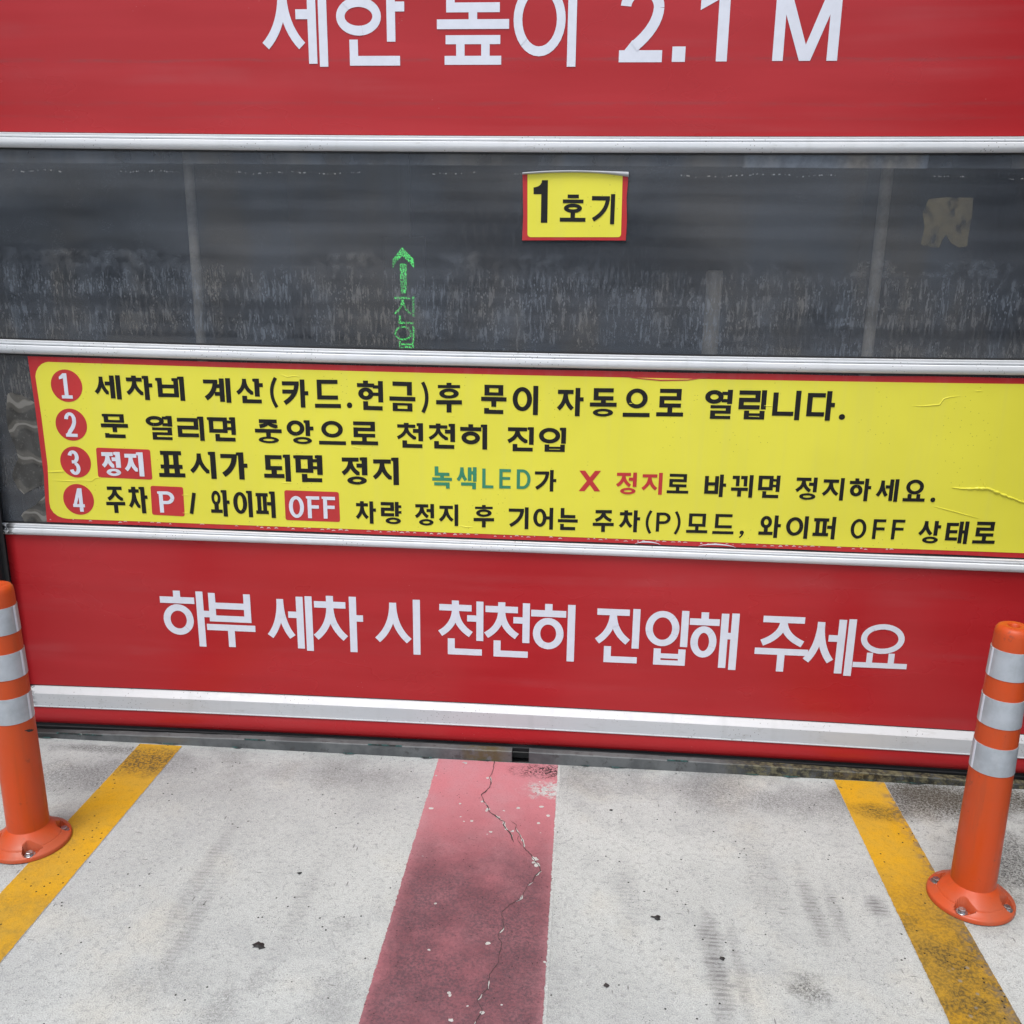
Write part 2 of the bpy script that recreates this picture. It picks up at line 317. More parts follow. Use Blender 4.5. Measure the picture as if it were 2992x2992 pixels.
def mat_glass():
    n = NT('dirty_clear_panel'); p = n.xyz(); X1 = n.scaled((1, 0, 0))
    low = n.ramp(n.math('ADD', p[2], n.math('MULTIPLY', n.noise(5, 3, .6, X1), .10)), 1.64, 1.50)      # lime runs gather in the lower half of the sheet
    col_ = n.noise(11, 3, .6, n.scaled((1, 0, .12)))                      # some columns of runs are denser
    rows_ = n.noise(9, 3, .6, n.scaled((.08, 0, 1)))                      # and stop in level steps
    st = n.ramp(n.noise(135, 4, .65, n.scaled((1, 0, .13))), .40, .62)
    brk = n.ramp(n.noise(60, 3, .7, n.scaled((1, 0, .45))), .32, .56, .15, 1)
    drops = n.math('MULTIPLY', n.ramp(n.voro(110, n.scaled((1, 0, .5))), .12, .30, 1, 0), n.ramp(n.noise(30, 3, .6, n.scaled((1, 0, .4))), .45, .60))
    gate = n.math('MULTIPLY', n.ramp(col_, .30, .56, .5, 1), n.ramp(rows_, .36, .54, .45, 1))
    runs = n.math('MULTIPLY', n.math('MULTIPLY', n.mx(n.math('MULTIPLY', n.math('MULTIPLY', st, brk), .66), n.math('MULTIPLY', drops, .75)), gate), n.ramp(low, 0, 1, .16, 1))
    haze_ = n.math('MULTIPLY', n.math('MULTIPLY', n.ramp(col_, .38, .62), n.ramp(rows_, .4, .58)), n.ramp(low, 0, 1, .05, .34))
    # a few wet tide marks hanging from the top
    bl = n.noise(6, 4, .5, n.scaled((1, 0, .75)))
    hi = n.ramp(p[2], 1.60, 1.70)
    blot = n.math('MULTIPLY', n.math('MULTIPLY', n.ramp(bl, .60, .63), .10), hi)
    tide = n.math('MULTIPLY', n.math('MULTIPLY', n.ramp(n.math('ABSOLUTE', n.math('SUBTRACT', bl, .60)), .008, 0), .16), hi)
    zt = n.math('ADD', p[2], n.math('MULTIPLY', n.math('SUBTRACT', n.noise(5, 5, .65, X1), .5), .05))
    mid = n.math('MULTIPLY', n.math('MULTIPLY', n.ramp(n.math('ABSOLUTE', n.math('SUBTRACT', zt, 1.545)), .042, .012), n.ramp(n.noise(26, 6, .75), .36, .64, .05, .42)), n.ramp(n.noise(1.7, 2, .5, X1), .42, .56, .15, 1))
    top = n.math('MULTIPLY', n.ramp(p[2], 1.803, 1.809), n.ramp(n.noise(8, 4, .6, n.scaled((1, 0, .5))), .3, .7, .26, .55))
    tr_ = n.math('MULTIPLY', n.math('MULTIPLY', n.ramp(p[2], 1.803, 1.807), n.ramp(p[0], .40, .42)), n.ramp(p[0], .905, .895)); top = n.mx(top, n.math('MULTIPLY', tr_, n.ramp(n.noise(30, 4, .7), .3, .7, .6, .95)))
    line = n.math('MULTIPLY', n.ramp(n.math('ABSOLUTE', n.math('SUBTRACT', zt, 1.785)), .0026, .001), n.ramp(n.noise(70, 3, .7, X1), .46, .62, 0, .6))
    line = n.math('MULTIPLY', line, n.ramp(n.noise(3, 1, .5, X1), .45, .52))
    foot = n.math('MULTIPLY', n.ramp(p[2], 1.328, 1.318), .22)
    dust = n.math('MULTIPLY', n.ramp(n.voro(130, n.scaled((1, 0, 1))), .05, .11, 1, 0), n.ramp(n.noise(12, 3), .48, .62, 0, .6))
    veil = n.math('MULTIPLY', n.ramp(n.noise(3.5, 4, .6, n.scaled((.35, 0, 1))), .3, .65), .20)
    fine_ = n.math('MULTIPLY', n.math('MULTIPLY', st, brk), .13)
    f = n.mx(runs, blot, tide, mid, top, line, foot, dust, haze_, veil, fine_)
    f = n.math('ADD', f, n.math('MULTIPLY', veil, .5))
    warm = n.ramp(n.noise(4, 3, .6, n.scaled((1, 0, .35))), .42, .60)
    col = n.mix(warm, (.165, .195, .235), (.20, .192, .175))
    base = n.mix(n.ramp(n.noise(2.2, 2, .5, n.scaled((.4, 0, 2))), .38, .62), (.050, .058, .071), (.084, .092, .106))  # broad level reflection bands painted into the pane's base tone
    slat_reflection = n.ramp(n.wave(5.5, n.scaled((.03, 0, 1)), 5, .6, 'Y', 3), .2, .8, .90, 1.10)  # mirrored slats, painted in as lighter and darker bands
    sl = n.n('ShaderNodeVectorMath', operation='SCALE'); n.put(sl.inputs[0], base); n.put(sl.inputs['Scale'], slat_reflection); base = sl.outputs[0]
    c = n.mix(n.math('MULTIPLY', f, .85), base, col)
    c = n.mix(n.math('MULTIPLY', line, .5), c, (.6, .6, .58))
    n.put(n.b.inputs['Base Color'], c); n.put(n.b.inputs['Roughness'], n.ramp(f, 0, .6, .14, .5))
    nd = n.n('ShaderNodeBump'); nd.inputs['Strength'].default_value = .3; nd.inputs['Distance'].default_value = .004
    n.put(nd.inputs['Height'], n.math('ADD', n.math('MULTIPLY', n.noise(3, 2, .5, n.scaled((.2, 0, 2.6))), 3), n.math('MULTIPLY', n.wave(110, None, 1.5, 1, 'X'), .012)))
    n.t.links.new(nd.outputs[0], n.b.inputs['Normal'])
    tr = n.n('ShaderNodeBsdfTransparent'); tr.inputs[0].default_value = (.93, .95, .97, 1)
    ms = n.n('ShaderNodeMixShader'); op = n.math('ADD', .50, n.math('MULTIPLY', f, .42), clamp=True)
    n.put(ms.inputs[0], op); n.t.links.new(tr.outputs[0], ms.inputs[1]); n.t.links.new(n.b.outputs[0], ms.inputs[2])
    n.t.links.new(ms.outputs[0], n.out.inputs[0]); return n.m

def mat_orange():
    n = NT('orange_rubber'); tc = n.n('ShaderNodeTexCoord').outputs['Object']
    c = n.mix(n.ramp(n.noise(7, 4, .6, tc), .3, .7), (.52, .060, .008), (.46, .064, .014))
    s = n.math('MULTIPLY', n.ramp(n.noise(40, 4, .65, n.scaled((1, 1, .08), tc)), .52, .72), .5)
    c = n.mix(s, c, (.36, .06, .018))
    d = n.ramp(n.noise(22, 5, .7, tc), .62, .72, 0, .55); c = n.mix(d, c, (.16, .045, .025))
    z = n.xyz(tc)[2]; k = n.math('MULTIPLY', n.ramp(z, .07, .02), n.ramp(n.noise(16, 4, .6, tc), .35, .65, .25, .6))
    c = n.mix(k, c, (.36, .095, .05))
    return n.fin(c, n.ramp(n.noise(25, 3, .6, tc), .3, .7, .34, .5), spec=.35, bump=n.noise(9, 3, .5, tc), bs=.12, bd=.006)

def mat_sheet():
    n = NT('reflective_sheeting'); tc = n.n('ShaderNodeTexCoord').outputs['Object']
    c = n.mix(n.ramp(n.noise(14, 5, .65, tc), .35, .7), (.43, .47, .515), (.33, .365, .40))
    c = n.mix(n.math('MULTIPLY', n.ramp(n.noise(45, 4, .7, n.scaled((1, 1, .15), tc)), .55, .75), .5), c, (.33, .35, .37))
    return n.fin(c, n.ramp(n.noise(20, 3, .6, tc), .3, .7, .36, .52), .25, .5, bump=n.noise(28, 4, .6, n.scaled((1, 1, .5), tc)), bs=.2, bd=.003)

def mat_kerb():
    n = NT('kerb_steel'); p = n.xyz()
    c = n.mix(n.ramp(n.noise(9, 5, .65), .35, .65), (.065, .071, .074), (.12, .128, .13))
    c = n.mix(n.ramp(n.noise(26, 5, .7), .56, .66, 0, .85), c, (.05, .05, .05))
    moss = n.math('MULTIPLY', n.ramp(p[0], .42, .62), n.ramp(n.noise(30, 5, .7), .3, .5))
    mc = n.mix(n.ramp(n.noise(60, 4, .7), .4, .62), (.012, .012, .009), (.13, .12, .07))
    c = n.mix(moss, c, mc)
    m2 = n.math('MULTIPLY', n.ramp(n.math('ABSOLUTE', n.math('SUBTRACT', p[0], -.28)), .10, .03), n.ramp(n.noise(20, 4, .7), .4, .6)); c = n.mix(m2, c, (.09, .075, .035))
    m3 = n.ramp(p[0], -1.66, -1.75); c = n.mix(m3, c, (.03, .03, .03))
    return n.fin(c, .6, bump=n.noise(60, 4, .7), bs=.3)

def mat_teal():
    n = NT('teal_paint')
    c = n.mix(n.ramp(n.noise(45, 5, .7), .42, .56), (.025, .10, .095), (.015, .02, .02))
    c = n.mix(n.ramp(n.noise(30, 4, .7), .64, .7), c, (.5, .52, .5))
    return n.fin(c, .6)

def mat_led():
    n = NT('green_led'); p = n.xyz()
    d = n.ramp(n.voro(230, n.scaled((1, 0, .8))), .25, .6, 1, .05)
    d = n.math('MULTIPLY', d, n.ramp(n.noise(24, 4, .7), .35, .62, .4, 1))
    n.put(n.b.inputs['Emission Color'], (.10, 1.0, .18)); n.put(n.b.inputs['Emission Strength'], n.math('MULTIPLY', d, 1.35))
    return n.fin((.01, .06, .015), .4)

def mat_reflection():
    n = NT('reflection_patch'); w = n.wave(3.2, n.scaled((1.6, 0, 1)), 7, 2.2, 'Y', 1)  # wavy reflections of the warped pane, painted into the colour
    c = n.mix(n.ramp(w, .3, .7), (.048, .047, .044), (.088, .084, .075))
    c = n.mix(n.ramp(n.noise(120, 3, .7), .55, .75, 0, .4), c, (.19, .185, .17))
    l = n.ramp(w, .93, .99); c = n.mix(n.math('MULTIPLY', l, .35), c, (.35, .34, .31))
    return n.fin(c, .22, spec=.6, bump=w, bs=.5, bd=.004)

def mat_residue():
    n = NT('sticker_residue'); p = n.xyz()
    c = n.mix(n.ramp(n.noise(25, 5, .7), .35, .65), (.15, .145, .125), (.20, .185, .14))
    f = n.ramp(n.noise(22, 6, .7, n.scaled((1, 0, .5))), .36, .52, .0, .9)
    n.fin(c, .7)
    tr = n.n('ShaderNodeBsdfTransparent'); ms = n.n('ShaderNodeMixShader'); n.put(ms.inputs[0], n.math('MULTIPLY', f, .36))
    n.t.links.new(tr.outputs[0], ms.inputs[1]); n.t.links.new(n.b.outputs[0], ms.inputs[2]); n.t.links.new(ms.outputs[0], n.out.inputs[0]); return n.m

MT = dict(ground=mat_ground(), pink=mat_pink(), yl=mat_yellow_line(False), yr=mat_yellow_line(True), red=mat_red(), white=mat_white(), glass=mat_glass(),
          orange=mat_orange(), sheet=mat_sheet(), kerb=mat_kerb(), teal=mat_teal(), led=mat_led(), painted_reflection=mat_reflection(), residue=mat_residue(),
          rubber=simple('black_rubber', (.014, .015, .016), .55, bs=.3), dark=simple('dark_frame', (.022, .024, .027), .42, sc=6), black=simple('black_seal', (.008, .008, .009), .6),
          steel=simple('zinc_bolt', (.55, .56, .57), .25, .9, .3, 60), crack=simple('crack_dark', (.035, .03, .03), .9), chip=simple('bare_concrete_chip', (.50, .50, .48), .9, var=.3, sc=80),  # dark tone shared by the cracks, pole mark and leaf fragment
          dscuff=simple('grey_scuff', (.26, .05, .02), .7), tar=simple('tar', (.012, .012, .013), .6), vred=mat_vinyl('red_vinyl', (.46, .022, .026)), vyel=mat_vinyl('yellow_vinyl', (.74, .695, .060)), vblack=simple('black_ink', (.012, .012, .012), .5, sc=40, var=.3, spec=.25),
          vwhite=simple('white_vinyl', (.66, .69, .77), .45, sc=30, var=.07), vgreen=simple('green_ink', (.035, .24, .13), .45), vlred=simple('red_ink', (.50, .028, .03), .45),
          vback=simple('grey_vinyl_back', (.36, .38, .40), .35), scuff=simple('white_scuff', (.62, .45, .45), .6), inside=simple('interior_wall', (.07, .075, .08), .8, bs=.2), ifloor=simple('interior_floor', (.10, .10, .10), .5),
          post=simple('pale_post', (.62, .57, .49), .7, sc=9, var=.65), blocker=simple('dark_blocker', (.09, .085, .085), .6), wall=simple('painted_wall', (.40, .40, .40), .8, bs=.2), backdrop=simple('backdrop', (.10, .11, .09), .95, sc=.4, var=.5),
          tan=simple('tan_board', (.36, .33, .28), .7, sc=9, var=.6), blue=simple('blue_brush', (.05, .09, .16), .9), maroon=simple('maroon_brush', (.12, .03, .04), .9))

# ------------------------------------------------------------------ lettering: every syllable built from strokes
class Pen:
    def __init__(s, tx, ty, deco=False): s.p = []; s.tx = tx; s.ty = ty; s.deco = deco; s.H = 1
    def rect(s, x0, y0, x1, y1): s.p.append([(x0, y0), (x1, y0), (x1, y1), (x0, y1)])
    def h(s, xa, xb, y): s.rect(xa, y-s.ty/2, xb, y+s.ty/2)              # horizontal, y = centre line
    def v(s, x, ya, yb, hook=True):
        s.rect(x-s.tx/2, ya, x+s.tx/2, yb)
        if s.deco and hook and yb-ya > .3*s.H:
            t = s.tx; s.p.append([(x-t*.85, yb-.05*t), (x-t*.85, yb-.50*t), (x-t*.68, yb-.64*t), (x-t*.45, yb-.58*t), (x-t*.45, yb)])
    def st(s, pts, t=None, t2=None):
        t = t or min(s.tx, (s.tx+s.ty)/2); n = len(pts); L = []; R = []
        for i in range(n):
            a = Vector(pts[max(i-1, 0)]); b = Vector(pts[min(i+1, n-1)]); d = (b-a).normalized(); nn = Vector((-d.y, d.x))
            if 0 < i < n-1:
                d1 = (Vector(pts[i])-a).normalized(); k = max(.5, nn.dot(Vector((-d1.y, d1.x))))
            else: k = 1
            w = (t if t2 is None else t+(t2-t)*i/(n-1))/2/k; P = Vector(pts[i]); L.append(P+nn*w); R.append(P-nn*w)
        for i in range(n-1): s.p.append([tuple(R[i]), tuple(R[i+1]), tuple(L[i+1]), tuple(L[i])])
    def bez(s, a, c, b, n=9, t=None): s.st([((1-u)**2*a[0]+2*u*(1-u)*c[0]+u*u*b[0], (1-u)**2*a[1]+2*u*(1-u)*c[1]+u*u*b[1]) for u in [i/n for i in range(n+1)]], t)
    def arc(s, cx, cy, rx, ry, a0, a1, n=22, tx=None, ty=None):
        tx = tx or s.tx; ty = ty or s.ty; A = []
        for i in range(n+1):
            a = math.radians(a0+(a1-a0)*i/n); A.append(((cx+rx*math.cos(a), cy+ry*math.sin(a)), (cx+(rx-tx)*math.cos(a), cy+(ry-ty)*math.sin(a))))
        for (o1, i1), (o2, i2) in zip(A, A[1:]): s.p.append([o1, o2, i2, i1])
    def ring(s, x0, y0, x1, y1): s.arc((x0+x1)/2, (y0+y1)/2, (x1-x0)/2, (y1-y0)/2, 0, 360, 32)
    def legs(s, x0, y0, x1, y1, stem=None):              # the two legs of the s/j/ch letters
        w, h = x1-x0, y1-y0; cx = (x0+x1)/2; t = min(s.tx, s.ty)*1.02; e = t*.36
        s.bez((cx, y1), (cx, y0+.40*h), (x0+e, y0+e), 10, t)
        s.bez((cx, y1), (cx, y0+.40*h), (x1-e, y0+e), 10, t)
        if s.deco: s.rect(x1-.2*w, y0, x1-.02*w, y0+s.ty*.8)

def cons(P, j, x0, y0, x1, y1, pos):
    keep = P.tx, P.ty; w, h = x1-x0, y1-y0
    if j in 'ㄹㅌ': P.ty = min(P.ty, h/4.3)
    if j in 'ㅂㅁㅍ': P.ty = min(P.ty, h/3.3); P.tx = min(P.tx, w/3.1)
    if j in 'ㅇㅎ': P.tx = min(P.tx, w/3.3)
    if j == 'ㅇ': P.ty = min(P.ty, h/3.0)
    if j in 'ㅎㅊ': P.ty = min(P.ty, h/5.0)
    if j == 'ㄲ': P.tx = min(P.tx, w/4.2)
    cons_(P, j, x0, y0, x1, y1, pos); P.tx, P.ty = keep
def cons_(P, j, x0, y0, x1, y1, pos):
    tx, ty = P.tx, P.ty; w, h = x1-x0, y1-y0; cx, cy = (x0+x1)/2, (y0+y1)/2; T, B = y1-ty/2, y0+ty/2; Lx, Rx = x0+tx/2, x1-tx/2
    if j == 'ㄱ':
        if pos == 'L': P.h(x0, x1, T); P.bez((Rx-.0*w, y1-ty*.5), (Rx-.02*w, y0+.38*h), (x0+tx*.4, y0+tx*.3), 10, tx*.95)
        else: P.h(x0, x1, T); P.v(Rx, y0, y1, False)
    elif j == 'ㄲ':
        m = cx; cons(P, 'ㄱ', x0, y0, m-.02*w, y1, 'T'); cons(P, 'ㄱ', m+.06*w, y0, x1, y1, 'T')
    elif j == 'ㅋ':
        cons(P, 'ㄱ', x0, y0, x1, y1, pos); P.h(x0, x1-tx*.7, y1-.44*h)
    elif j == 'ㄴ': P.v(Lx, y0, y1); P.h(x0, x1, B)
    elif j == 'ㄷ': P.h(x0, x1, T); P.v(Lx, y0, y1, False); P.h(x0, x1, B); 
    elif j == 'ㅌ': P.h(x0, x1, T); P.v(Lx, y0, y1, False); P.h(x0, x1, B); P.h(x0, x1-.05*w, cy)
    elif j == 'ㄹ':
        P.h(x0, x1, T); P.rect(x1-tx, cy-ty/2, x1, y1); P.h(x0, x1, cy); P.rect(x0, y0, x0+tx, cy+ty/2); P.h(x0, x1, B)
    elif j == 'ㅁ': P.h(x0, x1, T); P.h(x0, x1, B); P.v(Lx, y0, y1, P.deco); P.v(Rx, y0, y1, False)
    elif j == 'ㅂ': P.v(Lx, y0, y1); P.v(Rx, y0, y1, P.deco and pos != 'F'); P.h(x0, x1, B); P.h(x0, x1, y0+.56*h)
    elif j == 'ㅍ':
        P.h(x0, x1, T); P.h(x0-.02*w, x1+.02*w, B); P.v(x0+.27*w, y0, y1, False); P.v(x1-.27*w, y0, y1, False)
    elif j == 'ㅅ': P.legs(x0, y0, x1, y1)
    elif j == 'ㅈ': P.h(x0+.05*w, x1-.05*w, T); P.legs(x0, y0, x1, y1-ty*.5)
    elif j == 'ㅊ':
        P.v(cx, y1-.26*h, y1, False); P.h(x0+.05*w, x1-.05*w, y1-.20*h); P.legs(x0, y0, x1, y1-.2*h)
    elif j == 'ㅇ': P.ring(x0, y0, x1, y1)
    elif j == 'ㅎ':
        k = min(.30*h, ty*1.5+.06*h); tick = min(.14*h, ty*1.1)
        if getattr(P, 'flat_h', False): P.h(cx-.27*w, cx+.27*w, T); yb = y1-ty*1.35-ty/2
        else: P.v(cx, y1-tick-.02*h, y1, False); yb = y1-tick-ty/2
        P.h(x0, x1, yb); P.ring(x0+.06*w, y0, x1-.06*w, yb-ty/2-.02*h)
VW = {'ㅏ': 1, 'ㅐ': 2, 'ㅑ': 1, 'ㅓ': 1, 'ㅔ': 2, 'ㅕ': 1, 'ㅖ': 2, 'ㅣ': 0}
LJ = 'ㄱㄲㄴㄷㄸㄹㅁㅂㅃㅅㅆㅇㅈㅉㅊㅋㅌㅍㅎ'; VJ = 'ㅏㅐㅑㅒㅓㅔㅕㅖㅗㅘㅙㅚㅛㅜㅝㅞㅟㅠㅡㅢㅣ'; FJ = ' ㄱㄲㄳㄴㄵㄶㄷㄹㄺㄻㄼㄽㄾㄿㅀㅁㅂㅄㅅㅆㅇㅈㅊㅋㅌㅍㅎ'
COMP = {'ㅘ': ('ㅗ', 'ㅏ'), 'ㅚ': ('ㅗ', 'ㅣ'), 'ㅟ': ('ㅜ', 'ㅣ'), 'ㅢ': ('ㅡ', 'ㅣ')}
def vvowel(P, j, x0, x1, y0, y1, ycon):                   # upright vowel against the right edge; returns nothing
    tx, ty = P.tx, P.ty; w = x1-x0; yc = ycon
    gap = max(.03*P.W, tx*.28)
    if j == 'ㅣ': P.v(x1-tx/2, y0, y1)
    elif j in 'ㅏㅑ':
        k = max(.13*P.W, tx*.55); P.v(x1-k-tx/2, y0, y1)
        kk = P.ty; P.ty = kk if j == 'ㅏ' else kk*.8
        for q in ((yc,) if j == 'ㅏ' else (yc+P.ty*1.1, yc-P.ty*1.1)): P.h(x1-k-tx/2, x1, q)
        P.ty = kk
    elif j in 'ㅓㅕ':
        P.v(x1-tx/2, y0, y1)
        k = P.ty; P.ty = k if j == 'ㅓ' else k*.78
        for q in ((yc,) if j == 'ㅓ' else (yc+P.ty*1.1, yc-P.ty*1.1)): P.h(x1-tx-.20*P.W, x1-tx/2, q)
        P.ty = k
    elif j == 'ㅐ':
        P.v(x1-tx/2, y0, y1); P.v(x1-tx*1.5-gap*1.35, y0+.03*P.H, y1-.01*P.H); P.h(x1-tx*1.5-gap*1.35, x1-tx/2, yc)
    elif j in 'ㅔㅖ':
        P.v(x1-tx/2, y0, y1, False); xi = x1-tx*1.5-gap; P.v(xi, y0+.035*P.H, y1-.015*P.H, False)
        for q in ((yc,) if j == 'ㅔ' else (yc+ty*1.0, yc-ty*1.0)): P.h(xi-tx/2-.18*P.W, xi, q)
def hvowel(P, j, x0, x1, y0, y1):
    tx, ty = P.tx, P.ty; cx = (x0+x1)/2; w = x1-x0
    if j == 'ㅡ': P.h(x0, x1, y0+ty/2)
    elif j == 'ㅗ': P.h(x0, x1, y0+ty/2); P.v(cx, y0, y1, False)
    elif j == 'ㅛ': P.h(x0, x1, y0+ty/2); P.v(cx-.2*w, y0, y1, False); P.v(cx+.2*w, y0, y1, False)
    elif j == 'ㅜ': P.h(x0, x1, y1-ty/2); P.v(cx, y0, y1, False)
def syllable(P, ch, W_, H_):
    P.W, P.H = W_, H_; s = ord(ch)-0xAC00; L, V, Fn = LJ[s//588], VJ[(s % 588)//28], FJ[s % 28]; tx, ty = P.tx, P.ty
    fin = Fn != ' '; fh = .30*H_ if Fn not in 'ㄹㅍ' else max(.36*H_, 3.25*ty); yb = fh+.045*H_ if fin else 0
    if V in VW:
        gap = max(.03*W_, tx*.28); vw = {0: tx, 1: tx+max(.13*W_, tx*.55), 2: 2*tx+gap}[VW[V]]
        if V in 'ㅓㅕ': vw = tx
        arm = {'ㅓ': .10, 'ㅕ': .10, 'ㅔ': .045, 'ㅖ': .06}.get(V, 0)*W_
        x1 = W_-vw-max(.035*W_, tx*.22)-arm
        if V == 'ㅐ': x1 = W_-2*tx-gap*1.35-.03*W_
        if L in 'ㅅㅈㅊㄱㅋ' and V in 'ㅓㅔㅕㅖ': x1 += arm*.7
        if fin: cy0, cy1 = yb+.0*H_, H_*(.985 if L not in 'ㅎㅊ' else 1.0)
        else: cy0, cy1 = .20*H_, H_*(.93 if L not in 'ㅎㅊ' else 1.0)
        if not fin and L in 'ㄱㅋ': cy0 = .10*H_
        if not fin and L in 'ㄴㄷㄹㅁㅂㅌㅍ': cy0 = .14*H_
        if not fin and L in 'ㅇ': cy0 = .12*H_; cy1 = .95*H_
        ch_ = cy1-cy0; yc = cy0+{'ㅅ': .62, 'ㅈ': .55, 'ㅊ': .52}.get(L, .5)*ch_
        if L in 'ㄱ' and V in 'ㅖㅔ': yc = cy0+.5*ch_
        cons(P, L, 0, cy0, x1, cy1, 'L'); vvowel(P, V, 0, W_, yb if not fin else (yb if Fn not in 'ㄴ' else yb-.07*H_), H_, yc)
        if fin: cons(P, Fn, .22*W_, 0, W_*(.97 if V != 'ㅏ' else .93), fh, 'F')
    elif V in COMP:
        a, b = COMP[V]; vb = tx if b == 'ㅣ' else tx+max(.13*W_, tx*.55); x1 = W_-vb-.05*W_
        if a == 'ㅗ': cons(P, L, .06*W_, .42*H_, x1-.06*W_, .97*H_, 'T'); hvowel(P, a, 0, x1+.01*W_, .13*H_, .46*H_)
        else: cons(P, L, .04*W_, .50*H_, x1-.04*W_, .96*H_, 'T'); hvowel(P, a, 0, x1+.01*W_, .04*H_, .44*H_)
        vvowel(P, b, 0, W_, 0, H_, .55*H_)
    else:
        if fin:
            top = .66*H_ if Fn not in 'ㄹㅍ' else .68*H_
            vh = (1.0*ty+.09*H_) if V != 'ㅡ' else ty
            y0v = fh+.05*H_; cy0 = y0v+vh-(0 if V == 'ㅗ' else -.05*H_)
            if V == 'ㅗ': cy0 = y0v+ty+.08*H_
            hvowel(P, V, 0, W_, y0v - (.10*H_ if V == 'ㅜ' else 0), y0v+vh if V == 'ㅜ' else cy0+.02*H_)
            cons(P, L, .13*W_, cy0, .87*W_, H_, 'T')
            cons(P, Fn, .12*W_ if Fn != 'ㄱ' else .10*W_, 0, .88*W_, fh-(.10*H_ if V == 'ㅜ' and Fn == 'ㄴ' else .02*H_), 'F')
        elif V == 'ㅡ': hvowel(P, V, 0, W_, 0, 0); cons(P, L, .1*W_, .30*H_, .9*W_, H_, 'T')
        elif V == 'ㅜ': hvowel(P, V, 0, W_, 0, .42*H_); cons(P, L, .07*W_, .42*H_+.05*H_, .93*W_, H_, 'T')
        else: hvowel(P, V, 0, W_, .03*H_, .36*H_); cons(P, L, .1*W_, .345*H_, .9*W_, H_, 'T')
LAT = {'L': .68, 'E': .70, 'D': .84, 'O': .88, 'F': .70, 'P': .72, 'X': 1, 'M': 1, '1': 1, '2': 1, '3': 1, '4': 1, '.': 1, ',': 1, '(': 1, ')': 1, '/': 1}
def latin(P, c, W_, H_):
    P.W, P.H = W_, H_; tx, ty = P.tx, P.ty
    if c == '.': P.arc(W_/2, H_/2, W_/2, H_/2, 0, 360, 20, W_/2*.999, H_/2*.999)
    elif c == '■': P.rect(0, 0, W_, H_)
    elif c == ',': P.arc(W_*.55, H_-W_*.45, W_*.45, W_*.45, 0, 360, 16, W_*.449, W_*.449); P.bez((W_*.8, H_-W_*.5), (W_*.75, H_*.3), (W_*.1, W_*.05), 6, W_*.3)
    elif c == '(' : P.bez((W_-tx*.3, H_), (-W_*.55+tx*.5, H_/2), (W_-tx*.3, 0), 12, tx*.7)
    elif c == ')' : P.bez((tx*.3, H_), (W_*1.55-tx*.5, H_/2), (tx*.3, 0), 12, tx*.7)
    elif c == '/': P.st([(tx*.5, 0), (W_-tx*.5, H_)], tx)
    elif c == 'L': P.v(tx/2, 0, H_, False); P.h(0, W_, ty/2)
    elif c in 'EF':
        P.v(tx/2, 0, H_, P.deco); P.h(0, W_, H_-ty/2); P.h(0, W_*.94, H_*.52)
        if c == 'E': P.h(0, W_, ty/2)
    elif c == 'O': P.ring(0, 0, W_, H_)
    elif c == 'D': P.v(tx/2, 0, H_, False); k = W_*.42; P.h(0, k, H_-ty/2); P.h(0, k, ty/2); P.arc(k, H_/2, W_-k, H_/2, -90, 90)
    elif c == 'P': P.v(tx/2, 0, H_, P.deco); k = W_*.5; y = .40*H_; P.h(0, k, H_-ty/2); P.h(0, k, y+ty/2); P.arc(k, (H_+y)/2, W_-k, (H_-y)/2, -90, 90)
    elif c == 'X': P.p.append([(0, 0), (W_*.27, 0), (W_, H_), (W_*.73, H_)]); P.p.append([(W_*.73, 0), (W_, 0), (W_*.27, H_), (0, H_)]); 
    elif c == 'M': P.v(tx/2, 0, H_, False); P.v(W_-tx/2, 0, H_, False); P.p.append([(W_/2-tx*.52, 0), (W_/2+tx*.52, 0), (tx*1.12, H_), (0, H_)]); P.p.append([(W_/2-tx*.52, 0), (W_/2+tx*.52, 0), (W_, H_), (W_-tx*1.12, H_)])
    elif c == '1':
        if P.deco: x = W_*.50; P.v(x, 0, H_, False); P.h(W_*.08, W_, ty*.45); P.p.append([(x-tx/2, H_), (x-tx/2, H_-tx*1.25), (0, H_-tx*1.55), (0, H_-tx*.95)])
        else: x = W_-tx/2; P.v(x, 0, H_, False); P.p.append([(x-tx*.42, H_), (x-tx*.48, H_*.80), (0, H_*.665), (0, H_*.835), (W_*.38, H_*.90)])
    elif c == '2':
        r = W_/2; ry = H_*.30
        P.arc(r, H_-ry, r, ry, 175, 0, 18); P.bez((W_-tx/2, H_-ry), (W_-tx*.55, H_*.45), (W_*.34, H_*.20), 8, tx*1.0); P.p.append([(0, 0), (tx*1.3, 0), (W_*.52, H_*.22), (W_*.30, H_*.285), (W_*.09, H_*.13)]); P.h(0, W_, ty/2)
    elif c == '3':
        r = W_/2; a = H_*.265; b = H_-2*a+ty*.5
        P.arc(r*.9, H_-a, r, a, 165, -90, 18); P.arc(r, b/2, r, b/2, 90, -165, 18); P.h(r*.55, r*1.0, H_-2*a+ty*.5)
    elif c == '4':
        P.v(W_*.70, 0, H_, False); P.h(0, W_, H_*.26); P.st([(W_*.62, H_-ty*.2), (tx*.42, H_*.22)], tx*.85)

